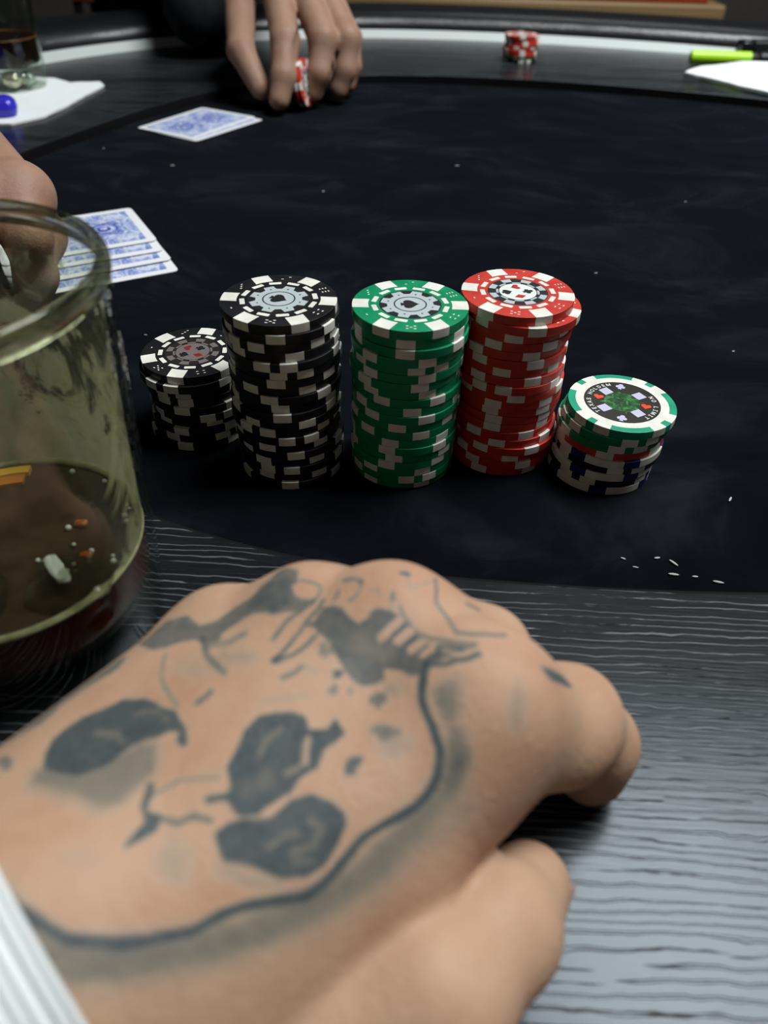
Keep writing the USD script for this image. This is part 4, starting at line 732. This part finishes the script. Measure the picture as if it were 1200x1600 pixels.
for kind, lv, bl, wd, pts in TATTOO:
    g = Polygon(pts).buffer(0) if kind == 'p' else LineString(pts)
    x0, y0, x1, y1 = g.bounds; mg = bl+wd+1
    c = np.nonzero(top_ & (uvw[:, 0] > x0-mg) & (uvw[:, 0] < x1+mg) & (uvw[:, 1] > y0-mg) & (uvw[:, 1] < y1+mg))[0]
    if not len(c): continue
    pt = shapely.points(uvw[c]); shapely.prepare(g)
    if kind == 'p':
        d = shapely.distance(g.exterior if g.geom_type == 'Polygon' else g.boundary, pt); d = np.where(shapely.contains(g, pt), -d, d)
    else: d = shapely.distance(g, pt)-wd/2
    t = np.clip(.5-d/max(bl, .05), 0, 1); t = t*t*(3-2*t)
    ink[c] = ink[c]*(1-lv*t) if kind == 'x' else 1-(1-ink[c])*(1-lv*t)
skin_ink = skin('SkinTattooed', (.46, .285, .190), True); skin_m = skin('Skin', (.31, .185, .130)); nail_m = plain('Nail', (.55, .36, .30), .25)
pn = thing('person', 'tattooed left hand with a skull on its back, white ribbed cuff, resting on the border', 'person')
skin_mesh('hand', hm, skin_ink, pn, ink)
def nail(J, a, b, n, r, size):
    """a curved plate on the end of a finger: a -> b along the finger, n out of the nail"""
    a, b, n = (np.array(x, float) for x in (a, b, n)); d = (b-a)/np.linalg.norm(b-a); n = n-d*(n@d); n /= np.linalg.norm(n); s = np.cross(d, n)
    u, w = np.meshgrid(np.linspace(-1, 1, 13), np.linspace(-1, 1, 13), indexing='ij')
    hw = size[1]*np.sqrt(np.clip(1-np.abs(u)**5*.45, 0, 1)); ang = w*hw/r
    P = lambda rr: (b + d*(u*size[0])[..., None]) + rr*(np.cos(ang)[..., None]*n + np.sin(ang)[..., None]*s)
    A, B = P(r+.0004).reshape(-1, 3), P(r-.0012).reshape(-1, 3); i, j = np.meshgrid(np.arange(12), np.arange(12), indexing='ij'); k = (i*13+j).ravel()
    q = np.stack([k, k+13, k+14, k+1], 1); T = np.vstack([q[:, [0, 1, 2]], q[:, [0, 2, 3]]])
    bd = np.r_[np.arange(0, 13), np.arange(25, 169, 13), np.arange(167, 155, -1), np.arange(143, 0, -13)]; e2 = np.roll(bd, -1)
    m = trimesh.Trimesh(np.vstack([A, B]), np.vstack([T, T[:, ::-1]+169, np.c_[bd, e2, e2+169], np.c_[bd, e2+169, bd+169]]), process=False)
    trimesh.repair.fix_normals(m); return m
obj('thumb_nail', nail(None, JN['I1'], JN['T1']+np.array([.0002, .0004, 0]), (.90, -.20, -.35), .0082, (.0050, .0046)), nail_m, pn, smooth=50, label='thumb nail')
# the ribbed cuff
def cuff(a, d, r, L, ribs, wob=0., n=96, rows=90, thick=.0016, flat=1., pitch=.0017, depth=.00045, normal=(0, 0, 1)):
    a, d = np.array(a, float), np.array(d, float); d /= np.linalg.norm(d); nn = np.array(normal, float); nn -= d*(nn@d); nn /= np.linalg.norm(nn); s = np.cross(d, nn)
    t = np.linspace(0, 2*np.pi, n, endpoint=False); pr = []
    for k in range(rows):
        x = L*k/(rows-1); pr.append((x, 1+.12*(x/L)))
    V = []
    for inner in (0, 1):
        for x, g in (pr if not inner else pr[::-1]):
            rr = r*g-(thick if inner else 0) + (0 if inner else depth*math.sin(2*math.pi*x/pitch))
            V.append(a+d*x + np.cos(t)[:, None]*s*rr + np.sin(t)[:, None]*nn*rr*flat)
    m_ = len(V); V = np.concatenate(V); f = []
    for i in range(m_):
        A_, B_ = i*n, ((i+1) % m_)*n; j = np.arange(n); k = (j+1) % n
        f += [np.stack([A_+j, A_+k, B_+k], 1), np.stack([A_+j, B_+k, B_+j], 1)]
    m = trimesh.Trimesh(V, np.vstack(f), process=False)
    if m.volume < 0: m.invert()
    return m
sleeve_m = mat('WhiteKnit', {'g': ('texture_coordinate', {}), 'n': ('noise_texture', {'scale': 1500., 'detail': 2.}), 'b': ('bump', {'strength': .3, 'distance': .0003}), 'p': ('principled_bsdf', {'base_color': (.72, .76, .76), 'roughness': .9, 'specular_ior_level': .2})},
               [('g.object', 'n.vector'), ('n.fac', 'b.height'), ('b.normal', 'p.normal')])
ax_ = JN['E']-JN['W']
obj('sleeve', cuff(JN['W']-ax_*.13, ax_, .0300, .060, True, normal=(0, .2, 1)), sleeve_m, pn, smooth=60, label='white ribbed cuff')

# --- the far player's hand, gripping red chips
JF = dict(W=(-.120, .945, .130), E=(-.175, 1.16, .145), M2=(-.1190, .868, .096), M3=(-.0990, .872, .098), M4=(-.0820, .880, .093), M5=(-.0700, .895, .086),
          P2=(-.1030, .796, .054), D2=(-.1030, .770, .030), T2=(-.1070, .760, .0135), P3=(-.0695, .808, .054), D3=(-.0725, .794, .029), T3=(-.0785, .792, .0135),
          P4=(-.0475, .822, .053), D4=(-.0490, .812, .029), T4=(-.0550, .808, .0135), P5=(-.0440, .850, .050), D5=(-.0430, .842, .027), T5=(-.047, .838, .012),
          C1=(-.135, .930, .112), M1=(-.1540, .868, .080), I1=(-.1465, .806, .044), T1=(-.1270, .782, .0175))
RF = {'knuckle': (.0125, .012, .0115, .011), 'wrist': .016, 'web': (.011, .010), 'arm': (.032, .026), '2': (.0145, .0134, .0130, .0112, .0095), '3': (.0140, .0132, .0128, .0110, .0095), '4': (.0130, .0120, .0116, .0102, .009), '5': (.0105, .009, .009, .008, .007),
      '1': (.019, .0160, .0155, .0128, .0098)}
fm_, JF = make_hand(JF, (-.23, .72, .0), (.01, 1.20, .20), .002, RF, kf=.008, extra={'web': [('M1', 'M2', .009, .010, .006)]})
pf = thing('person', "opposite player's hand gripping red chips between thumb and fingers, dark sleeve", 'person')
skin_mesh('hand', fm_, skin_m, pf)
cloth_m = mat('DarkCloth', {'g': ('texture_coordinate', {}), 'n': ('noise_texture', {'scale': 30., 'detail': 4.}), 'b': ('bump', {'strength': .5, 'distance': .006}), 'p': ('principled_bsdf', {'base_color': (.010, .011, .016), 'roughness': .9, 'specular_ior_level': .2})},
              [('g.object', 'n.vector'), ('n.fac', 'b.height'), ('b.normal', 'p.normal')])
axf = JF['E']-JF['W']
obj('sleeve', cuff(JF['W']+axf*.28, axf, .040, .34, False, rows=40, thick=.003, pitch=.05, depth=.003, normal=(0, 0, 1)), cloth_m, pf, smooth=60, label='dark sleeve')
def torso():
    f = Field((-.62, .94, -.50), (.0, 1.66, .50), .012); A = f.new()
    f.cone(A, (-.34, 1.44, -.30), (-.34, 1.44, .20), .13, .15, .05); f.cone(A, (-.45, 1.44, .28), (-.24, 1.44, .28), .07, .07, .05); f.cone(A, (-.30, 1.42, .26), (-.262, 1.20, .100), .062, .050, .03); f.cone(A, (-.262, 1.20, .100), (-.19, 1.16, .135), .048, .046, .03)
    f.cone(A, (-.31, 1.31, .21), (-.221, .985, .0530), .050, .040, .02)
    m = surface_nets(A, f.lo, f.h); trimesh.smoothing.filter_taubin(m, iterations=6); return m
obj('jacket', torso(), cloth_m, pf, smooth=True, label='dark jacket')
for i, (x, y, z, rx, rz) in enumerate(((-.0885, .7850, .0225, 82, -14), (-.0848, .7858, .0230, 82, -14))):
    put_chip('rs', (x, y, z), 0, ('red chip with white edge spots held nearest in the opposite player\'s fingers', 'red chip with white edge spots held behind another in the opposite player\'s fingers')[i], None, tilt=(rx, 0, rz+90))
# --- the left player's hand, seen through the glass
JL = dict(W=(-0.2505, 0.4320, 0.0740), E=(-0.4025, 0.5980, 0.1200), M2=(-0.1665, 0.3400, 0.0621), M3=(-0.1815, 0.3260, 0.0639), M4=(-0.2000, 0.3220, 0.0612), M5=(-0.2175, 0.3280, 0.0565),
          P2=(-0.1585, 0.3180, 0.0528), D2=(-0.1605, 0.3200, 0.0342), T2=(-0.1655, 0.3190, 0.0216), P3=(-0.1785, 0.2980, 0.0546), D3=(-0.1835, 0.3040, 0.0342), T3=(-0.1860, 0.3050, 0.0216),
          P4=(-0.2015, 0.2940, 0.0528), D4=(-0.2035, 0.3000, 0.0333), T4=(-0.2055, 0.3020, 0.0212), P5=(-0.2225, 0.3030, 0.0491), D5=(-0.2235, 0.3080, 0.0323), T5=(-0.2245, 0.3100, 0.0210),
          C1=(-0.2245, 0.3930, 0.0518), M1=(-0.1885, 0.3800, 0.0435), I1=(-0.1765, 0.3660, 0.0342), T1=(-0.1755, 0.3500, 0.0253))
ml, JL = make_hand(JL, (-.48, .26, -.005), (-.12, .68, .18), .002, RF | {'2': (.0118, .0100, .0098, .0088, .0076), '3': (.0118, .0100, .0098, .0088, .0076), 'knuckle': (.0115, .0112, .0108, .010)}, kf=.008)
pl = thing('person', "left player's bare hand with bent fingers over the fanned cards, behind the drink glass", 'person')
skin_mesh('hand', ml, skin_m, pl)
obj('sleeve', cuff(JL['W']+(JL['E']-JL['W'])*.55, JL['E']-JL['W'], .036, .12, False, rows=30, thick=.003, pitch=.05, depth=.002), cloth_m, pl, smooth=60, label='dark sleeve')
for i in range(3):
    put_chip('rs', (-.1910+.0008*i, .3290-.0006*i, .0044+CT*(.5+i)), 15*i, f"red chip under the left player's fingers, {('lowest', 'middle', 'top')[i]} of three", 'red chips under the left hand')
